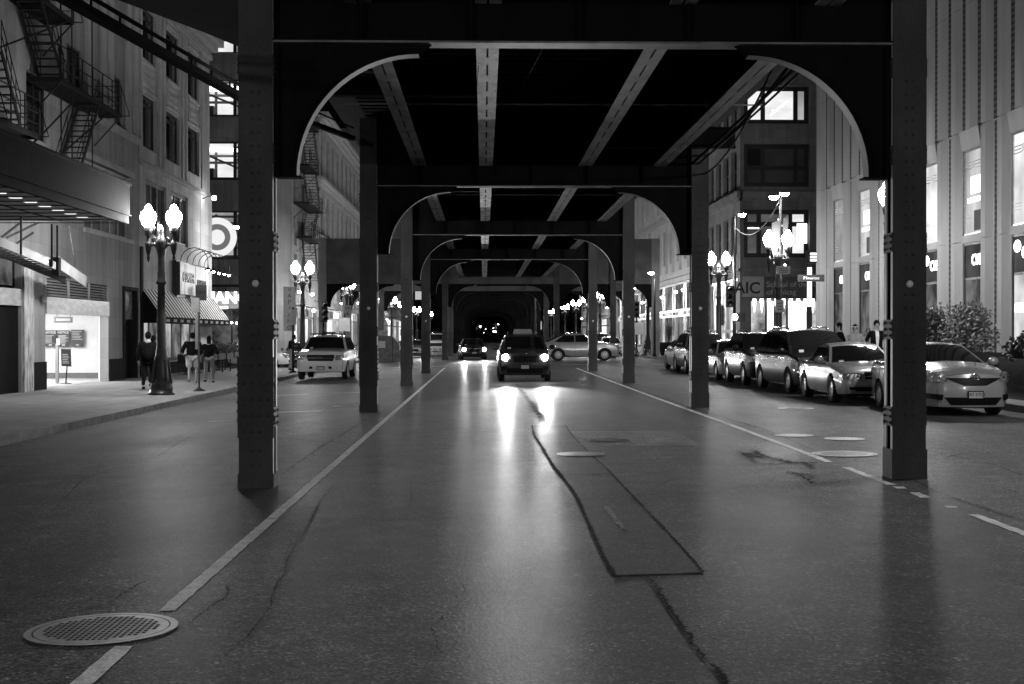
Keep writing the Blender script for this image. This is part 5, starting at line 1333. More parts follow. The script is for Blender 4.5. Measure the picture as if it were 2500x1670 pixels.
row_building('L', -13.9, 187, 240, 30, 'farthest street front at the left, a sliver by the vanishing tracks', M_STD, 4, 5)
t = thing('distant_building', 'distant dark building with a few lit windows closing the end of the street', 'building', (0, 452, 0)); FD = Fac('F', 452)
ops = [(-38 + 5 * i, -35.5 + 5 * i, v, v + 3) for i in range(16) for v in (3, 8, 13)]
b = MB(); FD.wall(b, -40, 44, -1, 20, ops, .4); FD.shell(b, -40, 44, -1, 20, 12); b.build('wall', M_STT, t, True)
for k, o_ in enumerate(ops): FD.window(t, *o_, .3, M_FRAME, emit('far_window', .5) if k % 11 == 0 else M_GLASS, (), (), .1)
row_building('R', 17, 176, 236, 28, 'farthest street front at the right, beside the row of lamps', M_STC, 6, 5)
# ================================================================== buildings, right side of the street
RT = Fac('R', 17.0)
t = thing('finned_tower', 'modern tower with pale vertical stone fins and tall lit windows marked 55', 'building', (17, 50, .3))
wins = [(63.42, 65.42), (59.1, 60.95), (54.7, 56.5), (50.3, 52.05), (45.9, 47.65), (41.5, 43.25), (37.1, 38.85), (32.7, 34.45), (28.3, 30.05), (23.9, 25.6)]
ops = []
for u0, u1 in wins: ops += [(u0, u1, 5.12, 8.12), (u0, u1, .4, 4.86)]
b = MB(); RT.wall(b, -10, 68.5, -.6, 24, ops, .5); RT.shell(b, -10, 68.5, -.6, 24, 20)
b.build('wall', M_FIN, t, True)
def fin(b, uc, v0, v1, d=.10):
    pts = [RT.P(uc - .55, 0, 0), RT.P(uc - .05, 0, -d), RT.P(uc + .34, 0, -d), RT.P(uc + .38, 0, 0)]
    vs = [(p[0], p[1], v0) for p in pts] + [(p[0], p[1], v1) for p in pts]
    b.add(vs, [[0, 1, 2, 3], [7, 6, 5, 4]] + [[i, i + 4, (i + 1) % 4 + 4, (i + 1) % 4] for i in range(4)])
M_SLAT = stripes('fin_slot_slats', .010, .07, 5.0, 2)
for u0, u1 in wins:
    wc = (u0 + u1) / 2
    for k, uc in enumerate((wc + 1.467, wc + 2.933, wc)):
        if uc > 68.2: continue
        b = MB()
        for v0, v1 in (((-.3, 4.90), (4.925, 8.75)) if k < 2 else ()) + ((8.83, 13.2), (13.225, 18), (18.025, 24)): fin(b, uc, v0, v1)
        b.build('stone_fin', M_FIN, t, True)
        b = MB(); RT.box(b, uc + .50, uc + .88, 8.82, 24, -.012, .02); b.build('slot', M_SLAT, t, True)
        if k == 0: b = MB(); RT.box(b, uc + .62, uc + .80, -.3, 8.75, -.01, .02); b.build('slot', M_SLAT, t, True)
b = MB(); fin(b, 68.0, -.3, 24); b.build('stone_fin', M_FIN, t, True)
for u0, u1 in wins:
    b = MB(); b.add([RT.P(u0 - .05, 8.14, -.02), RT.P(u1 + .05, 8.14, -.02), RT.P(u1 + .05, 8.8, -.12), RT.P(u0 - .05, 8.8, -.12), RT.P(u1 + .05, 8.8, 0), RT.P(u0 - .05, 8.8, 0)], [[0, 1, 2, 3], [3, 2, 4, 5]])
    b.build('window_head', M_FIN, t, True)
W_BANK = emit('lit_hall', .75, .6, .6, (1, 1.2, .5)); W_BANK2 = emit('lit_hall_bright', 1.15, .45, .5)
W_LOW = emit('low_shop_window', .20, .8, 1.2, (1, 1, .8)); W_LOW2 = emit('low_shop_lit', .9, .6, .8)
lights = {0: (W_SOFT, W_LOW), 1: (W_BANK, W_LOW), 3: (W_BANK2, W_LOW), 4: (W_BANK, W_LOW), 5: (W_BANK2, W_LOW2), 6: (W_BANK, W_LOW2)}
for k, (u0, u1) in enumerate(wins):
    up_, lo_ = lights.get(k, (W_BANK, W_LOW))
    o1 = RT.window(t, u0, u1, 5.12, 8.12, .10, M_METAL, up_, (), (), .07); o2 = RT.window(t, u0, u1, .4, 4.86, .10, M_FRAME, [lo_, W_DIM], (), (.715,), .09)
    for a, c in ((u0 + .12, u0 + .70), (u1 - .70, u1 - .12)):
        for v_, dv, hv in ((7.42, .11, .04), (5.62, .10, .015)):
            b = MB()
            for j in range(3): RT.box(b, a, c, v_ + dv * j, v_ + dv * j + hv, .060, .064)
            sub(b.build('stripe', M_WHITE, t, True), o1)
    if k < 7:
        q = text('55', .34, M_WHITE, None, RT.P((u0 + u1) / 2, 7.55, .058), RR, .002, bold=.004, sx=.85); sub(q, o1)
        q = text('CVS', .52, emit('shop_letters', 4), None, RT.P(u0 + .55, 4.22, .055), RR, .01, bold=.012); sub(q, o2)
    b = MB()
    if k in (1, 4):                                            # bright screens inside the upper windows
        RT.box(b, u0 + .25, u1 - .65, 6.55, 7.15, .055, .068); RT.box(b, u0 + .25, u1 - .35, 6.25, 6.42, .055, .068)
        sub(b.build('lit_screen', emit('bright_screen', 4), t, True), o1)
        b = MB(); RT.box(b, u0 + .2, u0 + .8, 5.25, 5.95, .055, .07); sub(b.build('notice_sheet', M_CLOTHG, t, True), o1)
    if k in (3, 5):
        b.ball(RT.P((u0 + u1) / 2 + .3, 4.45, -.02), (.04, .28, .2), 10); sub(b.build('lamp', emit('bowl_lamp', 6), t, True), o2)
        b = MB(); RT.box(b, u0 + .7, u1 - .2, 2.35, 2.65, .055, .068); sub(b.build('lit_screen', emit('bright_screen', 4), t, True), o2)
    if k == 3: sub(text('photo', .34, M_TRIM, None, RT.P(u0 + .85, 1.25, .055), RR, .003), o2)
b = MB(); RT.box(b, -10, 68.45, -.4, .30, -.04, .02); b.build('plinth', M_GRAN, t, True)

FS = Fac('F', 88.0)
t = thing('school_building', 'dark stone corner building at the right with the art school banner', 'building', (25, 88, .3))
XS = 16.75
bays = [(17.0, 21.3), (23.0, 27.3)]; ops = []
for u0, u1 in bays: ops += [(u0, u1, 20.2, 23), (u0, u1, 15.4, 17.86), (u0, u1, 11.28, 14.08), (u0, u1, 6.65, 9.8)]
ops.append((17.4, 30, .3, 3.95))
b = MB(); FS.wall(b, XS, 36, -.6, 27, ops, .45); b.quad((XS, 88, 27), (36, 88, 27), (36, 103, 27), (XS, 103, 27)); b.build('wall', M_STS, t, True)
RS = Fac('R', XS); so = [(89.2 + 3.0 * i, 91.2 + 3.0 * i, v, v + 2.6) for i in range(4) for v in (6.9, 11.3, 15.4, 20)] + [(89.0, 101, .3, 5.4)]
b = MB(); RS.wall(b, 88.0, 102, -.6, 27, so, .4); b.build('side_wall', M_STS2, t, True)
for o_ in so[:-1]: RS.window(t, *o_, .3, M_FRAME, M_GLASS, (.5,), (.5,), .12)
RS.window(t, 89.0, 101, .3, 5.4, .3, M_METAL, [emit('tall_shop_lit', 1.8, .9, .5), emit('tall_shop_dim', .3, .7, .6)], (.09, .2, .33, .46, .6, .75, .88), (.3,), .2, 'shop_window')
for k, o_ in enumerate(ops[:-1]):
    r_ = k % 4
    ps = {0: M_GLASS, 1: [W_LIT, W_LIT, W_SOFT], 2: [M_GLASSB, M_GLASSB, M_GLASSB, M_GLASS, M_GLASSB, M_GLASSB], 3: [W_DIM, W_DIM, W_LIT, W_DIM, W_DIM, W_LIT]}[r_]
    FS.window(t, *o_, .35, M_FRAME, ps, (.30, .80) if r_ != 3 else (.24, .72), (.45,) if r_ == 2 else ((.7,) if r_ == 3 else ()), .30)
b = MB(); FS.box(b, 18.9, 19.05, 16.2, 16.35, .28, .3); b.beam((18.8, 88.25, 16.0), (19.9, 88.27, 16.9), .02, .12); FS.box(b, 17.3, 18.05, 8.55, 8.62, .25, .28); b.beam((19.3, 88.26, 9.2), (19.55, 88.27, 8.7), .02, .1)
FS.box(b, 20.55, 21.2, 7.6, 8.9, .26, .28); b.build('ceiling_tube', emit('tube_white', 4), t, True)
b = MB()
for v0, v1, d in ((10.35, 10.55, .15), (10.55, 10.85, .3), (10.85, 10.95, .4), (5.75, 5.95, .12)): FS.box(b, XS - .05, 36, v0, v1, -d, .1); RS.box(b, 88 - d, 102, v0, v1, -d, .1)
b.build('cornice', M_STS2, t, True)
b = MB()
for u in (21.7, 22.5): FS.box(b, u, u + .3, 6.2, 27, -.08, .1)
b.build('pilaster', M_STS, t, True)
FS.window(t, 17.4, 30, .3, 3.95, .4, M_FRAME, [emit('gallery_low', .8, .9, .9), emit('gallery_white', 2.4, .35, .6)], (.09, .135, .20, .32, .36, .5, .7), (.36,), .14, 'shop_window')
b = MB(); FS.box(b, 18.6, 19.6, .3, 1.7, .30, .39); b.build('door', emit('gallery_white', 1), t, True)
b = MB()
for k in range(13): b.lathe([(.01, 3.9), (.1, 3.85), (.12, 3.7), (.06, 3.3), (.0, 2.9)], 8, (17.75 + k * .48, 88.28, .12))
b.build('downlight', emit('downlight_bright', 9), t, True)
tb = thing('school_banner', 'wide banner board reading School of the Art of Chicag over the lit gallery', 'banner sign', (19.5, 87.9, 4.0))
b = MB(); FS.box(b, 16.9, 18.28, 4.05, 5.4, -.16, -.04); b.build('pale_panel', M_TRIM, tb, True)
b = MB(); FS.box(b, 18.3, 24.5, 4.05, 5.4, -.16, -.04); FS.box(b, 16.8, 24.5, 3.97, 4.04, -.2, 0); b.build('dark_panel', mat('banner_grey', .10, .8), tb, True)
M_LET = mat('banner_letter', .42, .8)
text('AIC', 1.05, M_FRAME, tb, (17.20, 87.83, 4.62), RF, .004, bold=.02)
text('School of the Art', .50, M_LET, tb, (18.45, 87.83, 4.87), RF, .004, bold=.008, align='LEFT', space=1.02); text('of Chicag', .50, M_LET, tb, (18.45, 87.83, 4.38), RF, .004, bold=.008, align='LEFT', space=1.02)
tp = thing('parking_sign', 'tall bright upright parking sign edging past the tower corner', 'sign', (21.3, 86, .4))
b = MB(); b.box((20.62, 85.9, .35), (20.98, 86.0, 6.1)); b.box((21.18, 85.6, .35), (22.9, 85.75, 6.1)); b.box((20.55, 85.5, 6.15), (22.9, 86.0, 6.95)); b.build('case', mat('sign_case', .12, .5), tp, True)
b = MB(); b.box((21.22, 85.585, 2.05), (22.8, 85.595, 6.0)); b.build('panel', emit('sign_panel_dim', .16), tp, True)
b = MB(); b.box((20.66, 85.885, 3.4), (20.94, 85.895, 5.9)); b.box((21.22, 85.57, 1.98), (21.30, 85.58, 6.05)); b.box((21.30, 85.57, 1.98), (22.8, 85.58, 2.05)); b.box((21.30, 85.57, 5.85), (22.8, 85.58, 6.05))
for k in range(3): b.box((20.75, 85.48, 6.28 + .2 * k), (21.95 - .1 * k, 85.49, 6.40 + .2 * k))
b.box((22.05, 85.48, 6.25), (22.3, 85.49, 6.85)); b.build('lit_face', emit('sign_white', 3.2), tp, True)
text('SELF', .62, emit('sign_white', 1), tp, (22.05, 85.56, 4.55), RF, .004, bold=.012); text('PARK', .62, emit('sign_white', 1), tp, (22.1, 85.56, 3.95), RF, .004, bold=.012)
text('880', .30, emit('sign_white', 1), tp, (21.75, 85.56, 2.83), RF, .004); text('P', .34, emit('sign_white', 1), tp, (21.62, 85.56, 2.36), RF, .004)
RE = Fac('R', 17.0)
t = thing('ribbed_building', 'pale ribbed building with narrow tall dark windows, right beyond the school', 'building', (17, 140, .3))
ops = [(104 + 4.4 * i, 105.6 + 4.4 * i, v, v + 8) for i in range(16) for v in (13.2, 22)] + [(103, 174, .3, 6.2)] + [(104 + 4.4 * i, 105.6 + 4.4 * i, 8.0, 11.2) for i in range(16)]
b = MB(); RE.wall(b, 102.2, 175, -.6, 32, ops, .4); RE.shell(b, 102.2, 175, -.6, 32, 12)
for i in range(16):
    for q in range(4): RE.box(b, 102.6 + 4.4 * i + q * .32, 102.72 + 4.4 * i + q * .32, 7.2, 32, -.08, .02)
b.build('wall', mat('ribbed_stone', .46, .8, var=.12, scale=.7), t, True)
for o_ in [o for o in ops if o[2] != .3]: RE.window(t, *o_, .3, M_FRAME, M_GLASS, (), (.5,), .1)
RE.window(t, 103, 174, .3, 6.2, .3, M_METAL, [emit('tall_shop_dim', 1), emit('tall_shop_lit', 1), emit('low_shop_window', 1), emit('low_shop_lit', 1)], tuple((i + .5 * (i % 2)) / 21 for i in range(1, 21)), (.5, .58), .2, 'shop_window')
b = MB(); RE.box(b, 102.2, 175, 6.6, 7.0, -.35, .1); RE.box(b, 102.2, 175, 11.9, 12.5, -.15, .1); b.build('ledge', M_TRIM, t, True)

# ================================================================== fire stairs
def fire_stairs(label, x, plats, flights, wd=.95, rail=1.0, loc=None):
    """iron platforms hung on the wall and flights between them. plats: (u0, u1, z); flights: (u_bottom, z_bottom, u_top, z_top, near or far lane)"""
    t = thing('fire_stairs', label, 'fire stairs', loc or (x, plats[0][0], plats[0][2]), 0, 'iron fire stairs on the left fronts')
    for u0, u1, z in plats:
        b = MB(); n = int((u1 - u0) / .11)
        for k in range(n + 1): b.box((x, u0 + k * .11, z - .03), (x + wd, u0 + k * .11 + .055, z))
        for q in (x + .02, x + wd): b.box((q - .03, u0, z - .14), (q, u1, z + .01))
        for u in (u0, u1): b.box((x, u - .02, z - .14), (x + wd, u + .02, z + .01))
        for u in (u0 + .1, u1 - .1): b.beam((x, u, z - 1.15), (x + wd, u, z - .1), .04, .04)
        p = b.build('platform', M_BLACK, t, True); b = MB()
        for h in (rail, rail * .62, rail * .3): b.beam((x + wd - .02, u0, z + h), (x + wd - .02, u1, z + h), .03, .03); [b.beam((x, u, z + h), (x + wd, u, z + h), .025, .025) for u in ((u0, u1) if h == rail else (u1,))]
        k = max(2, int((u1 - u0) / 1.1))
        for i in range(k + 1): u = u0 + (u1 - u0) * i / k; b.beam((x + wd - .02, u, z - .1), (x + wd - .02, u, z + rail), .035, .035)
        for u in (u0, u1): b.beam((x + wd + .28, u, z - .05), (x + wd - .02, u, z + rail), .025, .025); b.beam((x + wd - .05, u, z - .06), (x + wd + .28, u, z - .06), .03, .03)
        sub(b.build('railing', M_BLACK, t, True), p)
    for ub, zb, ut, zt, lane in flights:
        xa, xb = x + .12 + lane * .02, x + wd - .12; b = MB(); n = max(5, int(abs(zt - zb) / .2))
        for q in (xa, xb): b.beam((q, ub, zb), (q, ut, zt), .03, .17)
        for k in range(1, n + 1):
            u = ub + (ut - ub) * k / n; z = zb + (zt - zb) * k / n; b.box((xa, u - .10, z - .04), (xb, u + .10, z - .015))
        f_ = b.build('flight', M_BLACK, t, True); b = MB()
        for q in (xa, xb):
            for h in (.45, .85): b.tube([(q, ub, zb + h), (q, ut, zt + h)], .016, 5)
            for k in range(5): u = ub + (ut - ub) * k / 4; z = zb + (zt - zb) * k / 4; b.beam((q, u, z), (q, u, z + .85), .02, .02)
        sub(b.build('handrail', M_BLACK, t, True), f_)
    return t
fs = fire_stairs('black fire stairs zigzagging down the theatre front to its canopy', -13.88, [(36.2, 39.6, 7.45), (41.6, 48.6, 9.5), (36.5, 43.0, 11.55)],
            [(42.3, 9.5, 40.2, 11.5, 0), (43.7, 6.6, 46.2, 9.45, 1), (38.4, 7.5, 36.9, 9.3, 0)])
b = MB()
for u in (41.9, 43.0, 45.2): b.beam((-13.0, u, 5.9), (-13.0, u, 12.6), .035, .035)
for p_, q_ in (((-13.5, 44.0, 7.6), (-12.95, 47, 9.3)), ((-13.5, 40.5, 7.2), (-12.95, 43.6, 9.3)), ((-13.6, 38, 9.6), (-12.9, 42.4, 11.4))): b.beam(p_, q_, .03, .05)
b.build('hanger_rod', M_BLACK, fs, True)
fire_stairs('fire stairs running down the painted brick wall, seen inside the first arch', -13.88, [(99.2, 104.8, 14.1), (99.0, 107.3, 11.3), (100.5, 107.6, 8.9), (99.4, 104.5, 17.3)],
            [(105.6, 14.1, 101.6, 17.3, 0), (106.4, 11.3, 103.2, 14.1, 0), (102.0, 8.9, 105.8, 11.3, 1), (105.2, 5.6, 102.4, 8.9, 0)], 1.15)
t = thing('drop_stairs', 'pale counterweighted drop stairs hanging level under the canopy end', 'fire stairs', (-12.6, 39, 3.9)); b = MB()
b.beam((-12.55, 35.3, 4.05), (-12.55, 39.4, 3.72), .05, .24); b.beam((-12.55, 40.0, 3.78), (-12.55, 42.9, 3.30), .05, .34); b.beam((-12.55, 39.2, 3.72), (-12.55, 40.2, 3.62), .05, .22); b.build('stringer', M_TRIM, t, True)
b = MB(); b.beam((-13.2, 35.3, 4.05), (-13.2, 42.9, 3.35), .05, .2)
for k in range(20): y = 35.5 + k * .36; b.box((-13.2, y, 4.0 - k * .032), (-12.58, y + .2, 4.02 - k * .032))
for y, z in ((36.8, 3.9), (39.4, 3.7), (39.9, 3.7)): b.beam((-12.5, y, z - .1), (-12.5, y, 4.84), .045, .045)
b.box((-12.65, 39.85, 3.36), (-12.45, 40.1, 3.9))
for p_, q_ in (((-12.6, 36, 4.2), (-12.6, 38.5, 4.8)), ((-13.1, 36.5, 4.1), (-13.1, 38.5, 4.8)), ((-13.1, 37.5, 4.0), (-13.1, 39.6, 4.6))): b.beam(p_, q_, .035, .05)
b.build('frame', M_BLACK, t, True)
b = MB(); b.tube([(-12.5, 41.0, 4.9), (-12.5, 41.6, 3.75)], .018, 5); b.tube([(-12.9, 40.7, 4.9), (-12.9, 40.7, 4.4)], .015, 5); b.build('chain', M_STEEL2, t, True)
# ================================================================== street furniture
def signal(label, loc, rz=0, h=2.5, heads=((0, 1),), lit=None, pole=3.6, group='traffic signals at the crossing', walk=False):
    t = thing('traffic_signal', label, 'traffic signal', loc, rz, group)
    b = MB(); b.lathe([(.16, 0), (.16, .06), (.07, .12), (.055, .3), (.05, pole)], 10); b.build('pole', M_BLACK, t)
    for x, dirn in heads:
        b = MB(); b.box((x - .17, -.16, h), (x + .17, .10, h + 1.05)); b.tube([(0, 0, h + 1.0), (x, 0, h + 1.0)], .025, 6); b.tube([(0, 0, h + .05), (x, 0, h + .05)], .025, 6); hd = b.build('housing', M_FRAME, t)
        b = MB()
        for k in range(3):
            z = h + .18 + .34 * k; P = [(math.cos(a) * .14, math.sin(a) * .14) for a in [PI * (-.1 + 1.2 * i / 10) for i in range(11)]]
            b.sheet([[(x + px, -.16, z + pz) for px, pz in P], [(x + px, -.36, z + pz - .03) for px, pz in P]])
            b.lathe([(.115, -.17), (.0, -.165)], 12, (x, 0, z), 'y')
        sub(b.build('visor', M_FRAME, t), hd)
        if lit is not None:
            b = MB(); b.lathe([(.10, -.18), (.06, -.20), (.0, -.205)], 12, (x, 0, h + .18 + .34 * lit), 'y'); sub(b.build('signal_light', emit('signal_light', 35), t), hd)
    if walk:
        b = MB(); b.box((.08, -.2, h - .7), (.46, .05, h - .3)); w_ = b.build('walk_signal', M_FRAME, t); b = MB(); b.ball((-.02, -.2, h - .48), (.13, .1, .16), 10); sub(b.build('walk_light', emit('walk_light', 28), t), w_)
    return t
signal('traffic signal with a glowing walk lamp, on the pole before the art school', (12.30, 66.0, ZR), 0, 2.75, ((-.26, 1),), None, 4.2, walk=True)
signal('dark traffic signal with a white notice below it, left of the second right column', (9.9, 87.4, .2), 0, 2.5, ((0, 1),), None, 3.6)
signal('traffic signal seen from its side in front of the left girder', (-8.4, 71.0, ZL), .5, 2.4, ((0, 1),), None, 3.5)
signal('dark traffic signal close to the far twin lamp in front of the lit gallery', (12.35, 70.5, .2), 2.6, 1.9, ((0, 1),), None, 3.2)
t = thing('notice_plate', 'white square notice below the dark signal, right of the outer station column', 'sign', (9.9, 87.1, 2.0)); b = MB(); b.box((-.42, -.02, -.38), (.42, .02, .38)); b.build('plate', M_WHITE, t)
t = thing('street_name_sign', 'dark street name sign reading Monroe on the tall pole', 'sign', (12.6, 53.9, 3.75)); b = MB(); b.box((-.02, -.02, 0), (1.05, .02, .28)); b.build('plate', mat('sign_dark', .03, .5), t); text('Monroe', .20, M_WHITE, t, (12.6 + .52, 53.87, 3.89), RF, .003)
t = thing('banner', 'pale narrow banners either side of the tall pole behind the right twin lamp', 'banner', (11.9, 53.8, 5.2)); b = MB()
b.add([(-.38, 0, .9), (-.06, .02, 1.0), (-.06, -.01, -.6), (-.30, .03, -.75), (-.42, .02, .2)], [[0, 1, 2, 3, 4]]); b.add([(.06, 0, 1.05), (.28, .04, 1.2), (.26, .02, -.4), (.06, 0, -.5)], [[0, 1, 2, 3]]); o_ = b.build('cloth', mat('banner_cloth', .03, .9), t); o_.modifiers.new('s', 'SOLIDIFY').thickness = .01
for nm, lab, loc, w, h in (('pole_notice', 'white notice fixed to the twin lamp post in front of the gallery', (11.62, 52.82, 2.5), .34, .5), ('pole_notice', 'small pale plate on the tall pole above the street name sign', (12.1, 53.8, 4.1), .22, .36),
                           ('pole_notice', 'pair of tilted papers low on the twin lamp before the school windows', (11.75, 52.8, 4.0), .55, .32)):
    t = thing(nm, lab, 'sign', loc); b = MB(); b.box((-w / 2, -.02, 0), (w / 2, .0, h)); b.build('plate', M_CLOTHL, t); b = MB()
    for k in range(3): b.box((-w * .3, -.024, h * (.2 + .22 * k)), (w * .3, -.02, h * (.3 + .22 * k)))
    b.build('printed_lines', M_CLOTHG, t)
def lamp_banner(label, loc, word, w=.55, h=1.9):
    t = thing('lamp_banner', label, 'banner', loc); b = MB(); b.box((-w / 2, -.006, -h), (w / 2, .006, 0)); b.build('cloth', M_CLOTHL, t)
    for k, ch in enumerate(word): text(ch, h / len(word) * .95, M_FRAME, t, (loc[0], loc[1] - .012, loc[2] - h * (k + .5) / len(word)), (PI / 2, 0, 0), .002)
    return t
lamp_banner('pale hanging banner with letters one under another, beside the left twin lamp', (-10.0, 69.8, 4.1), 'VAPIANO', .62, 2.3)
lamp_banner('street banner reading WABASH on a far right lamp', (11.0, 103.6, 4.2), 'WABASH', .6, 2.8)
lamp_banner('street banner reading WABASH on a far left lamp, above the bicycles', (-9.3, 92.6, 3.6), 'WABASH', .5, 2.4)
t = thing('parking_sign_post', 'thin pole with parking plates between the shorts wearer and the woman', 'sign post', (-8.85, 42.2, ZL)); b = MB(); b.lathe([(.20, 0), (.20, .015), (.05, .1), (.03, .14), (.028, 2.95)], 10); b.build('post', M_BLACK, t)
b = MB(); b.box((-.24, -.03, 2.45), (.02, -.01, 2.9)); b.box((-.11, -.03, 1.3), (-.03, -.01, 2.4)); b.build('plate', mat('sign_plate', .16, .5, metal=.3), t)
t = thing('parking_sign_post', 'thin pole beside the man leaning near the white off-road vehicle', 'sign post', (-8.75, 62.2, ZL)); b = MB(); b.lathe([(.22, 0), (.22, .015), (.06, .1), (.04, 3.0)], 10); b.build('post', M_BLACK, t)
b = MB(); b.box((-.16, -.05, 2.2), (.16, -.03, 2.9)); b.build('plate', M_WHITE, t)
t = thing('white_sign', 'square white sign standing behind the roof of the white off-road vehicle', 'sign', (-7.6, 74, -.2)); b = MB(); b.tube([(0, .05, 0), (0, .05, 3)], .04, 6); b.build('post', M_BLACK, t); b = MB(); b.box((-.3, -.02, 2.0), (.3, .02, 2.75)); b.build('plate', M_CLOTHL, t)
t = thing('utility_cabinet', 'grey angular utility box with a white notice, beyond the second left column', 'utility box', (-6.2, 89.4, -.22)); b = MB()
b.prism([(-.85, 0), (.65, 0), (.75, .4), (.62, 1.2), (.1, 1.75), (-.85, 1.75)], 'y', 0, 1.3); b.build('box', M_STEEL2, t); b = MB(); b.box((-.75, -.02, .95), (-.3, 0, 1.4)); b.build('notice', M_WHITE, t); b = MB(); b.box((-.88, .1, 1.76), (-.2, 1.1, 2.1)); b.build('top_box', M_TRIM, t); b = MB(); b.box((.16, -.015, .05), (.19, 0, 1.7)); b.build('seam', M_GRILLE, t)

def bicycle(label, loc, rz):
    t = thing('bicycle', label, 'bicycle', loc, rz, 'bicycles at the kerb by the station columns'); r = .34
    for x in (-.52, .52):
        b = MB(); b.tube([(x + r * math.cos(2 * PI * k / 20), 0, r + r * math.sin(2 * PI * k / 20)) for k in range(20)], .022, 6, closed=True)
        for k in range(8): a = PI * k / 8; b.beam((x - r * math.cos(a), 0, r - r * math.sin(a)), (x + r * math.cos(a), 0, r + r * math.sin(a)), .006, .006)
        b.build('wheel', M_CHROME, t)
    b = MB(); P = {'r': (-.52, 0, r), 'b': (-.08, 0, .28), 's': (-.22, 0, .85), 'h': (.38, 0, .85), 'f': (.52, 0, r)}
    for a, c in ('rb', 'rs', 'bs', 'bh', 'sh', 'hf'): b.tube([P[a], P[c]], .02, 6)
    b.tube([P['h'], (.34, 0, 1.0)], .018, 6); b.tube([P['s'], (-.24, 0, .95)], .016, 6); b.build('frame', M_BLACK, t)
    b = MB(); b.tube([(.36, -.25, 1.02), (.34, 0, 1.0), (.36, .25, 1.02)], .016, 6); b.build('handlebar', M_CHROME, t); b = MB(); b.ball((-.25, 0, .97), (.13, .06, .04), 8); b.build('saddle', M_BLACK, t)
bicycle('bicycle leaning left of the outer right station column', (9.95, 86.2, .04), .5)
bicycle('second bicycle, nearer the third right column', (9.55, 87.2, .04), .9)
bicycle('bicycle by the foot of the left outer station column, right of the white vehicle', (-8.9, 86.6, -.1), -.4)

SL = 'small lights along the far shop fronts'
RL_ = random.Random(9)
for side, x, ys_ in (('left', -13.3, [90, 94, 99, 103, 108, 113, 119, 125, 132, 140, 149, 160, 172, 186]), ('right', 16.2, [104, 109, 114, 120, 126, 133, 141, 150, 160, 171, 184, 199, 216])):
    for y in ys_:
        b = MB(); z = RL_.uniform(3.2, 5.2); s_ = 1 if side == 'left' else -1; q = x + s_ * RL_.uniform(0, 1.6)
        tl = thing('shop_light', 'small bright light fixed along the far %s shop fronts' % side, 'light', (q, y, z), 0, SL + ' on the ' + side)
        b.lathe([(.0, -.09), (.1, -.07), (.14, 0), (.1, .08), (0, .1)], 8); b.build('bulb', emit('shop_light_%d' % RL_.randint(0, 2), RL_.uniform(25, 60)), tl)
        b = MB(); b.beam((0, 0, .1), (-s_ * .5, 0, .3), .03, .03); b.build('bracket', M_BLACK, tl)
for k in range(16):
    q = RL_.uniform(-9, 11); y = RL_.uniform(200, 430); tl = thing('far_light', 'one of the tiny lights scattered at the far end under the tracks', 'light', (q, y, RL_.uniform(1.0, 4.4)), 0, 'tiny lights at the far end of the street')
    b = MB(); r_ = RL_.uniform(.06, .16); b.lathe([(0, -r_), (r_ * .8, -r_ * .6), (r_, 0), (r_ * .8, r_ * .6), (0, r_)], 8); b.build('bulb', emit('far_light_lens', 30), tl)
    b = MB(); b.beam((0, .1, -1.2), (0, .1, r_), .05, .05); b.build('stem', M_BLACK, tl)
# ---- pavement cafe behind a railing
CR = 'railing sections of the pavement cafe'
for k in range(5):
    t = thing('cafe_railing', 'black railing section of the pavement cafe, ' + ['nearest the lamp foot', 'behind the man in shorts', 'behind the woman with the bag', 'towards the first column', 'at the corner'][k], 'railing', (-12.0, 58.6 + k * 1.9, ZL), 0, CR)
    b = MB(); b.beam((0, 0, .95), (0, 1.8, .95), .04, .03); b.beam((0, 0, .12), (0, 1.8, .12), .03, .03); b.beam((0, 0, 0), (0, 0, .98), .04, .04); b.beam((0, 1.8, 0), (0, 1.8, .98), .04, .04)
    for j in range(1, 15): b.beam((0, j * .12, .12), (0, j * .12, .95), .012, .012)
    b.build('bars', M_BLACK, t)
    b = MB(); b.box((-.02, .15, .62), (.18, 1.65, .90)); b.build('planter_box', M_CLOTHG, t)
    b = MB(); leaves(b, (.08, .9, 1.08), (.16, .8, .24), 260, .10, 40 + k); b.build('foliage', M_LEAF, t); b = MB(); leaves(b, (.08, .9, 1.15), (.15, .75, .2), 60, .07, 60 + k); b.build('blossom', M_TRIM, t)
for k in range(4):
    t = thing('cafe_table', 'small dark cafe table with two chairs, ' + ['nearest the lamp', 'second from the lamp', 'third from the lamp', 'at the corner end'][k], 'table', (-12.9, 58.9 + k * 2.4, -.1), 0, 'tables of the pavement cafe')
    b = MB(); b.lathe([(.34, .72), (.34, .75)], 14); b.tube([(0, 0, 0), (0, 0, .73)], .03, 6); b.lathe([(.22, 0), (.2, .03)], 10); b.build('table_top', M_BLACK, t)
    for s_ in (-1, 1):
        b = MB(); y = s_ * .62; b.box((-.2, y - .2, .43), (.2, y + .2, .46)); b.box((-.2, y + s_ * .2 - .015, .5), (.2, y + s_ * .2 + .015, .88))
        for px in (-.18, .18):
            for py in (-.18, .18): b.beam((px, y + py, 0), (px, y + py, .45 if py * s_ < 0 else .88), .025, .025)
        b.build('chair', M_BLACK, t)

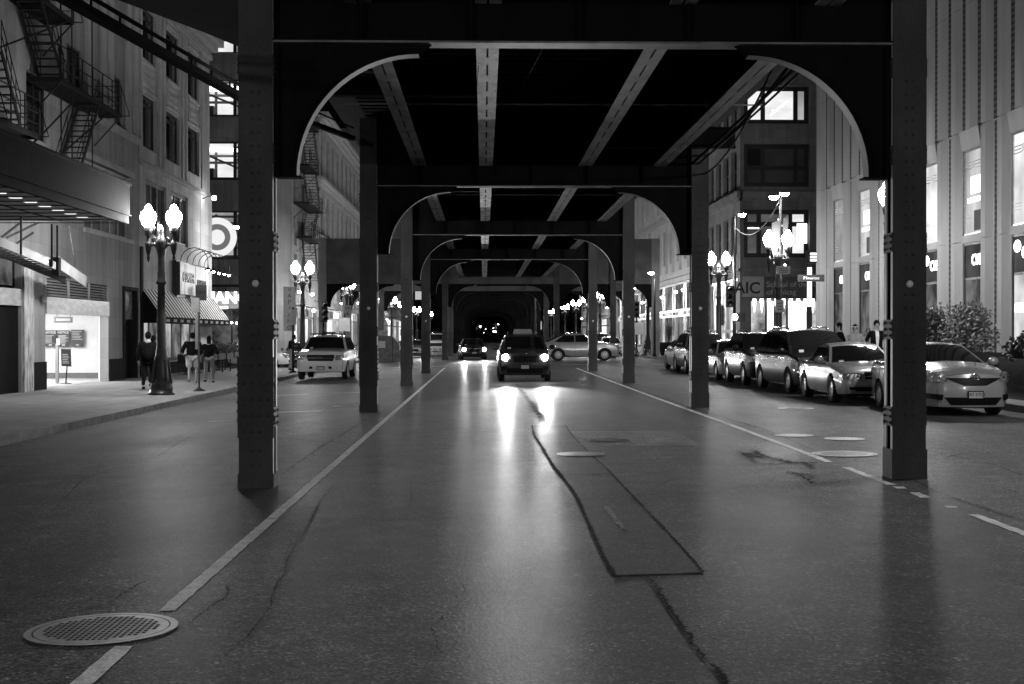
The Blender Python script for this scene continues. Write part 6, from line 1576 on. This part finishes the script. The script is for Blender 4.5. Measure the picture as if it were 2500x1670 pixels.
# ---- planters with shrubs on the right pavement
def planter(label, y0, y1, x0, x1, h, m_):
    t = thing('planter', label, 'planter', ((x0 + x1) / 2, y0, .2), 0, 'long dark planters on the right pavement'); b = MB()
    b.box((x0, y0, .1), (x1, y1, .2 + h - .06)); b.box((x0 - .03, y0 - .03, .2 + h - .06), (x1 + .03, y1 + .03, .2 + h)); b.build('box', m_, t, True)
    b = MB(); b.box((x0 + .08, y0 + .08, .2 + h - .02), (x1 - .08, y1 - .08, .2 + h + .004)); b.build('soil', M_TIE, t, True); return t
M_PLNT = mat('planter_bronze', .06, .22, metal=.5, var=.3, scale=2)
planter('long dark planter at the right edge beside the silver compact car', 22.0, 30.6, 11.75, 13.2, .92, M_PLNT)
planter('second dark planter behind the roof of the silver compact car', 33.4, 39.5, 11.9, 13.3, .98, M_PLNT)
shrub('shrub', 'broad leafy shrub above the roof of the silver compact car', (12.5, 35.5, 1.15), [((.0, -1.0, .45), (.75, .9, .6)), ((.1, .6, .6), (.8, 1.0, .75)), ((-.1, 2.2, .5), (.75, 1.0, .6)), ((.3, -.2, .9), (.5, .6, .45)), ((-.35, 1.0, .85), (.35, .6, .4)), ((.0, 3.4, .35), (.6, .7, .4))], 1150, .095, M_LEAF, 11)
sh = shrub('shrub', 'dark shrub with long grass blades at the right edge', (12.3, 28.2, 1.05), [((.0, .6, .4), (.7, 1.0, .55)), ((.1, -1.2, .5), (.75, 1.2, .65)), ((.1, -3.2, .5), (.7, 1.2, .65)), ((-.2, 1.6, .25), (.5, .6, .35))], 1150, .09, M_LEAFD, 12)
b = MB(); grass_spray(b, (.1, .2, .5), 1.15, 130, 3, .008, .8); grass_spray(b, (.0, -1.5, .5), 1.1, 100, 4, .008, .8); b.build('grass_blades', M_LEAF, sh)
t = thing('planter', 'dark pot with tall feathery grass beside the outer right station column', 'planter', (12.3, 89.5, .2)); b = MB(); b.lathe([(.55, 0), (.75, .9), (.68, .9), (.6, .8)], 14); b.build('pot', M_GRAN, t); b = MB(); grass_spray(b, (0, 0, .8), 1.7, 160, 5, .012, .8); b.build('grass_blades', M_CLOTHG, t)

# ================================================================== vehicles
PK = 'cars parked nose to tail at the right kerb'
def gz(x): return g(x)
car('parked_car', 'silver compact car behind the nearest right column, first of the parked row', (9.56, 26.3, .03), 0, COMPACT, paint('silver', .34), 0, group=PK, plate='L40 6921')
car('parked_car', 'pale boxy sedan left of the nearest right column, second in the row', (9.08, 30.9, .04), 0, SEDAN, paint('champagne', .38), 0, group=PK)
car('parked_car', 'dark grey minivan with roof rails between the pale sedan and the black wagon', (9.36, 36.0, .04), .05, VAN, paint('dark_grey', .022), 0, group=PK)
car('parked_car', 'glossy black tall wagon between the minivan and the grey sedan', (9.10, 41.6, .04), .0, SUV, paint('black', .018), 0, group=PK)
S2 = dict(SEDAN, lights=[[(.42, .60), (.80, .58), (.84, .80), (.56, .70)]], grille=[(.36, .28, .50, .70), (.60, .60, .28, .38)], fog=[[(.50, .34), (.72, .36), (.70, .46), (.52, .44)]], nose_w=.82, bulge=.12, bp=2.3, L=4.75, ax=(.95, 3.7), rb=3.95, spokes=5)
car('parked_car', 'grey rounded sedan just right of the second right column', (9.02, 46.4, .04), 0, S2, paint('mid_grey', .26), 0, group=PK)
SUVT = dict(SUV, taxi_sign=1)
car('parked_car', 'dark tall wagon hidden by the second right column, with a small roof sign', (9.08, 53.7, .04), 0, SUVT, paint('black2', .03), 0, group=PK)
car('parked_car', 'white sedan left of the second right column, last of the row', (9.28, 58.6, .04), 0, dict(S2, fog=[[(.44, .33), (.60, .33), (.60, .46), (.44, .46)]]), paint('white', .6, .3, .05), 0, group=PK)
car('oncoming_car', 'dark upright car in mid-street with both headlights blazing', (1.42, 46.6, 0), 0, dict(SUV, L=4.5, H=1.66, W=1.86, taxi_sign=1, rb=4.42, rr=3.95, plate_z=.52), paint('dark_slate', .05), 3500, group='cars with lit headlights')
car('oncoming_car', 'second oncoming dark car left behind the crossing, headlights lit', (-.62, 87.5, -.03), .06, dict(S2), paint('dark_slate', .05), 3500, group='cars with lit headlights')
car('oncoming_car', 'far car with lit headlights between the third and fourth left columns', (-5.2, 101, -.17), 0, dict(S2), paint('mid_grey', .26), 2000, group='cars with lit headlights')
car('crossing_car', 'silver tall wagon driving to the right across the street', (8.2, 82.3, .03), PI / 2, dict(SUV, rails=0, third=0, rf=2.2, rr=3.35, rb=4.5, bc=4.1, bp=2.7, roof_w=1.2), paint('silver', .34), 0)
car('white_suv', 'white off-road vehicle with roof rack facing the camera, by the left kerb', (-6.52, 54.2, -.21), 0, dict(TRUCK, mirror_mat=M_BLACK), paint('fleet_white', .55, .3, .0), 0, plate='LCT 1167')
car('white_suv', 'smaller white off-road vehicle far off beyond the crossing', (-3.9, 109, -.11), 0, TRUCK, paint('fleet_white', .55), 0)
car('parked_car', 'white sedan seen from its side behind the man by the left pole', (-10.9, 76.5, -.26), PI / 2, S2, paint('white', .6), 0)
car('parked_car', 'grey sedan half hidden behind the white off-road vehicle', (-10.9, 79.5, -.26), .1, S2, paint('mid_grey', .26), 0)
car('parked_car', 'pale sedan beyond the silver crossing wagon, by the right kerb', (9.3, 97, .04), 0, SEDAN, paint('white', .6), 0)
car('parked_car', 'dark wagon parked far off at the right kerb behind the bicycles', (9.2, 106, .04), 0, SUV, paint('black', .018), 0)

# ================================================================== people
person('man in a dark suit with a backpack walking away beside the left twin lamp', (-10.45, 42.3, -.11), 0, 1.80, .34, ((.03, .08), (.10, .0)), top=M_CLOTHK, coat=True, bag='backpack', wide=1.25, bend=(0, .12))
person('person mostly hidden behind the left twin lamp, arm bent at the hip', (-10.95, 45.0, -.11), .2, 1.68, .3, ((.03, 0), (.12, .02)), bend=(0, .28), top=M_CLOTHK)
person('heavy-set person in dark top and pale shorts walking away', (-10.4, 48.5, -.11), .05, 1.78, .30, ((.05, .06), (.05, .06)), bend=(.18, .18), top=M_CLOTHK, legs=M_CLOTHL, shorts=True, wide=1.32, shoes=M_CLOTHG)
person('woman with a shoulder bag and long trousers walking near the kerb', (-9.9, 48.9, -.11), -.05, 1.66, .40, ((.04, .05), (.12, .02)), bend=(.1, .22), top=M_CLOTHK, legs=M_CLOTHG, hair='long', bag='shoulder', wide=1.15)
person('man in dark jacket and pale trousers looking down beside the left pole', (-9.42, 66.2, -.11), -1.9, 1.72, .15, ((.0, .25), (.0, .25)), bend=(.35, .35), top=M_CLOTHK, legs=M_CLOTHL, head=(0, .9), lean=.1, wide=1.0)
person('passer-by with only a head showing over the hood of the white vehicle', (-8.9, 74.0, -.11), PI, 1.62, .3, top=M_CLOTHK)
person('dark-haired pedestrian in a black coat behind the minivan roof', (12.25, 46.3, .22), 1.7, 1.80, .3, top=M_CLOTHK, coat=False, hair='long', wide=1.05)
person('pedestrian wearing a white headband and a pale printed sweater', (12.35, 44.7, .22), PI - .3, 1.72, .3, ((.05, .05), (.05, .12)), top=M_CLOTHL, legs=M_CLOTHG, band=True, wide=1.05)
person('woman with fair hair in a light wrap beside the man in the suit', (12.3, 43.0, .22), PI - .2, 1.60, .2, ((.05, .2), (.05, .15)), bend=(.25, .2), top=M_CLOTHL, hair='fair', legs=M_CLOTHG)
person('man in a dark suit and white shirt left of the nearest right column', (12.25, 41.9, .22), PI - .1, 1.83, .3, ((.05, .1), (.05, .1)), bend=(.1, .25), top=M_CLOTHK, tie=True, coat=True, wide=1.05)
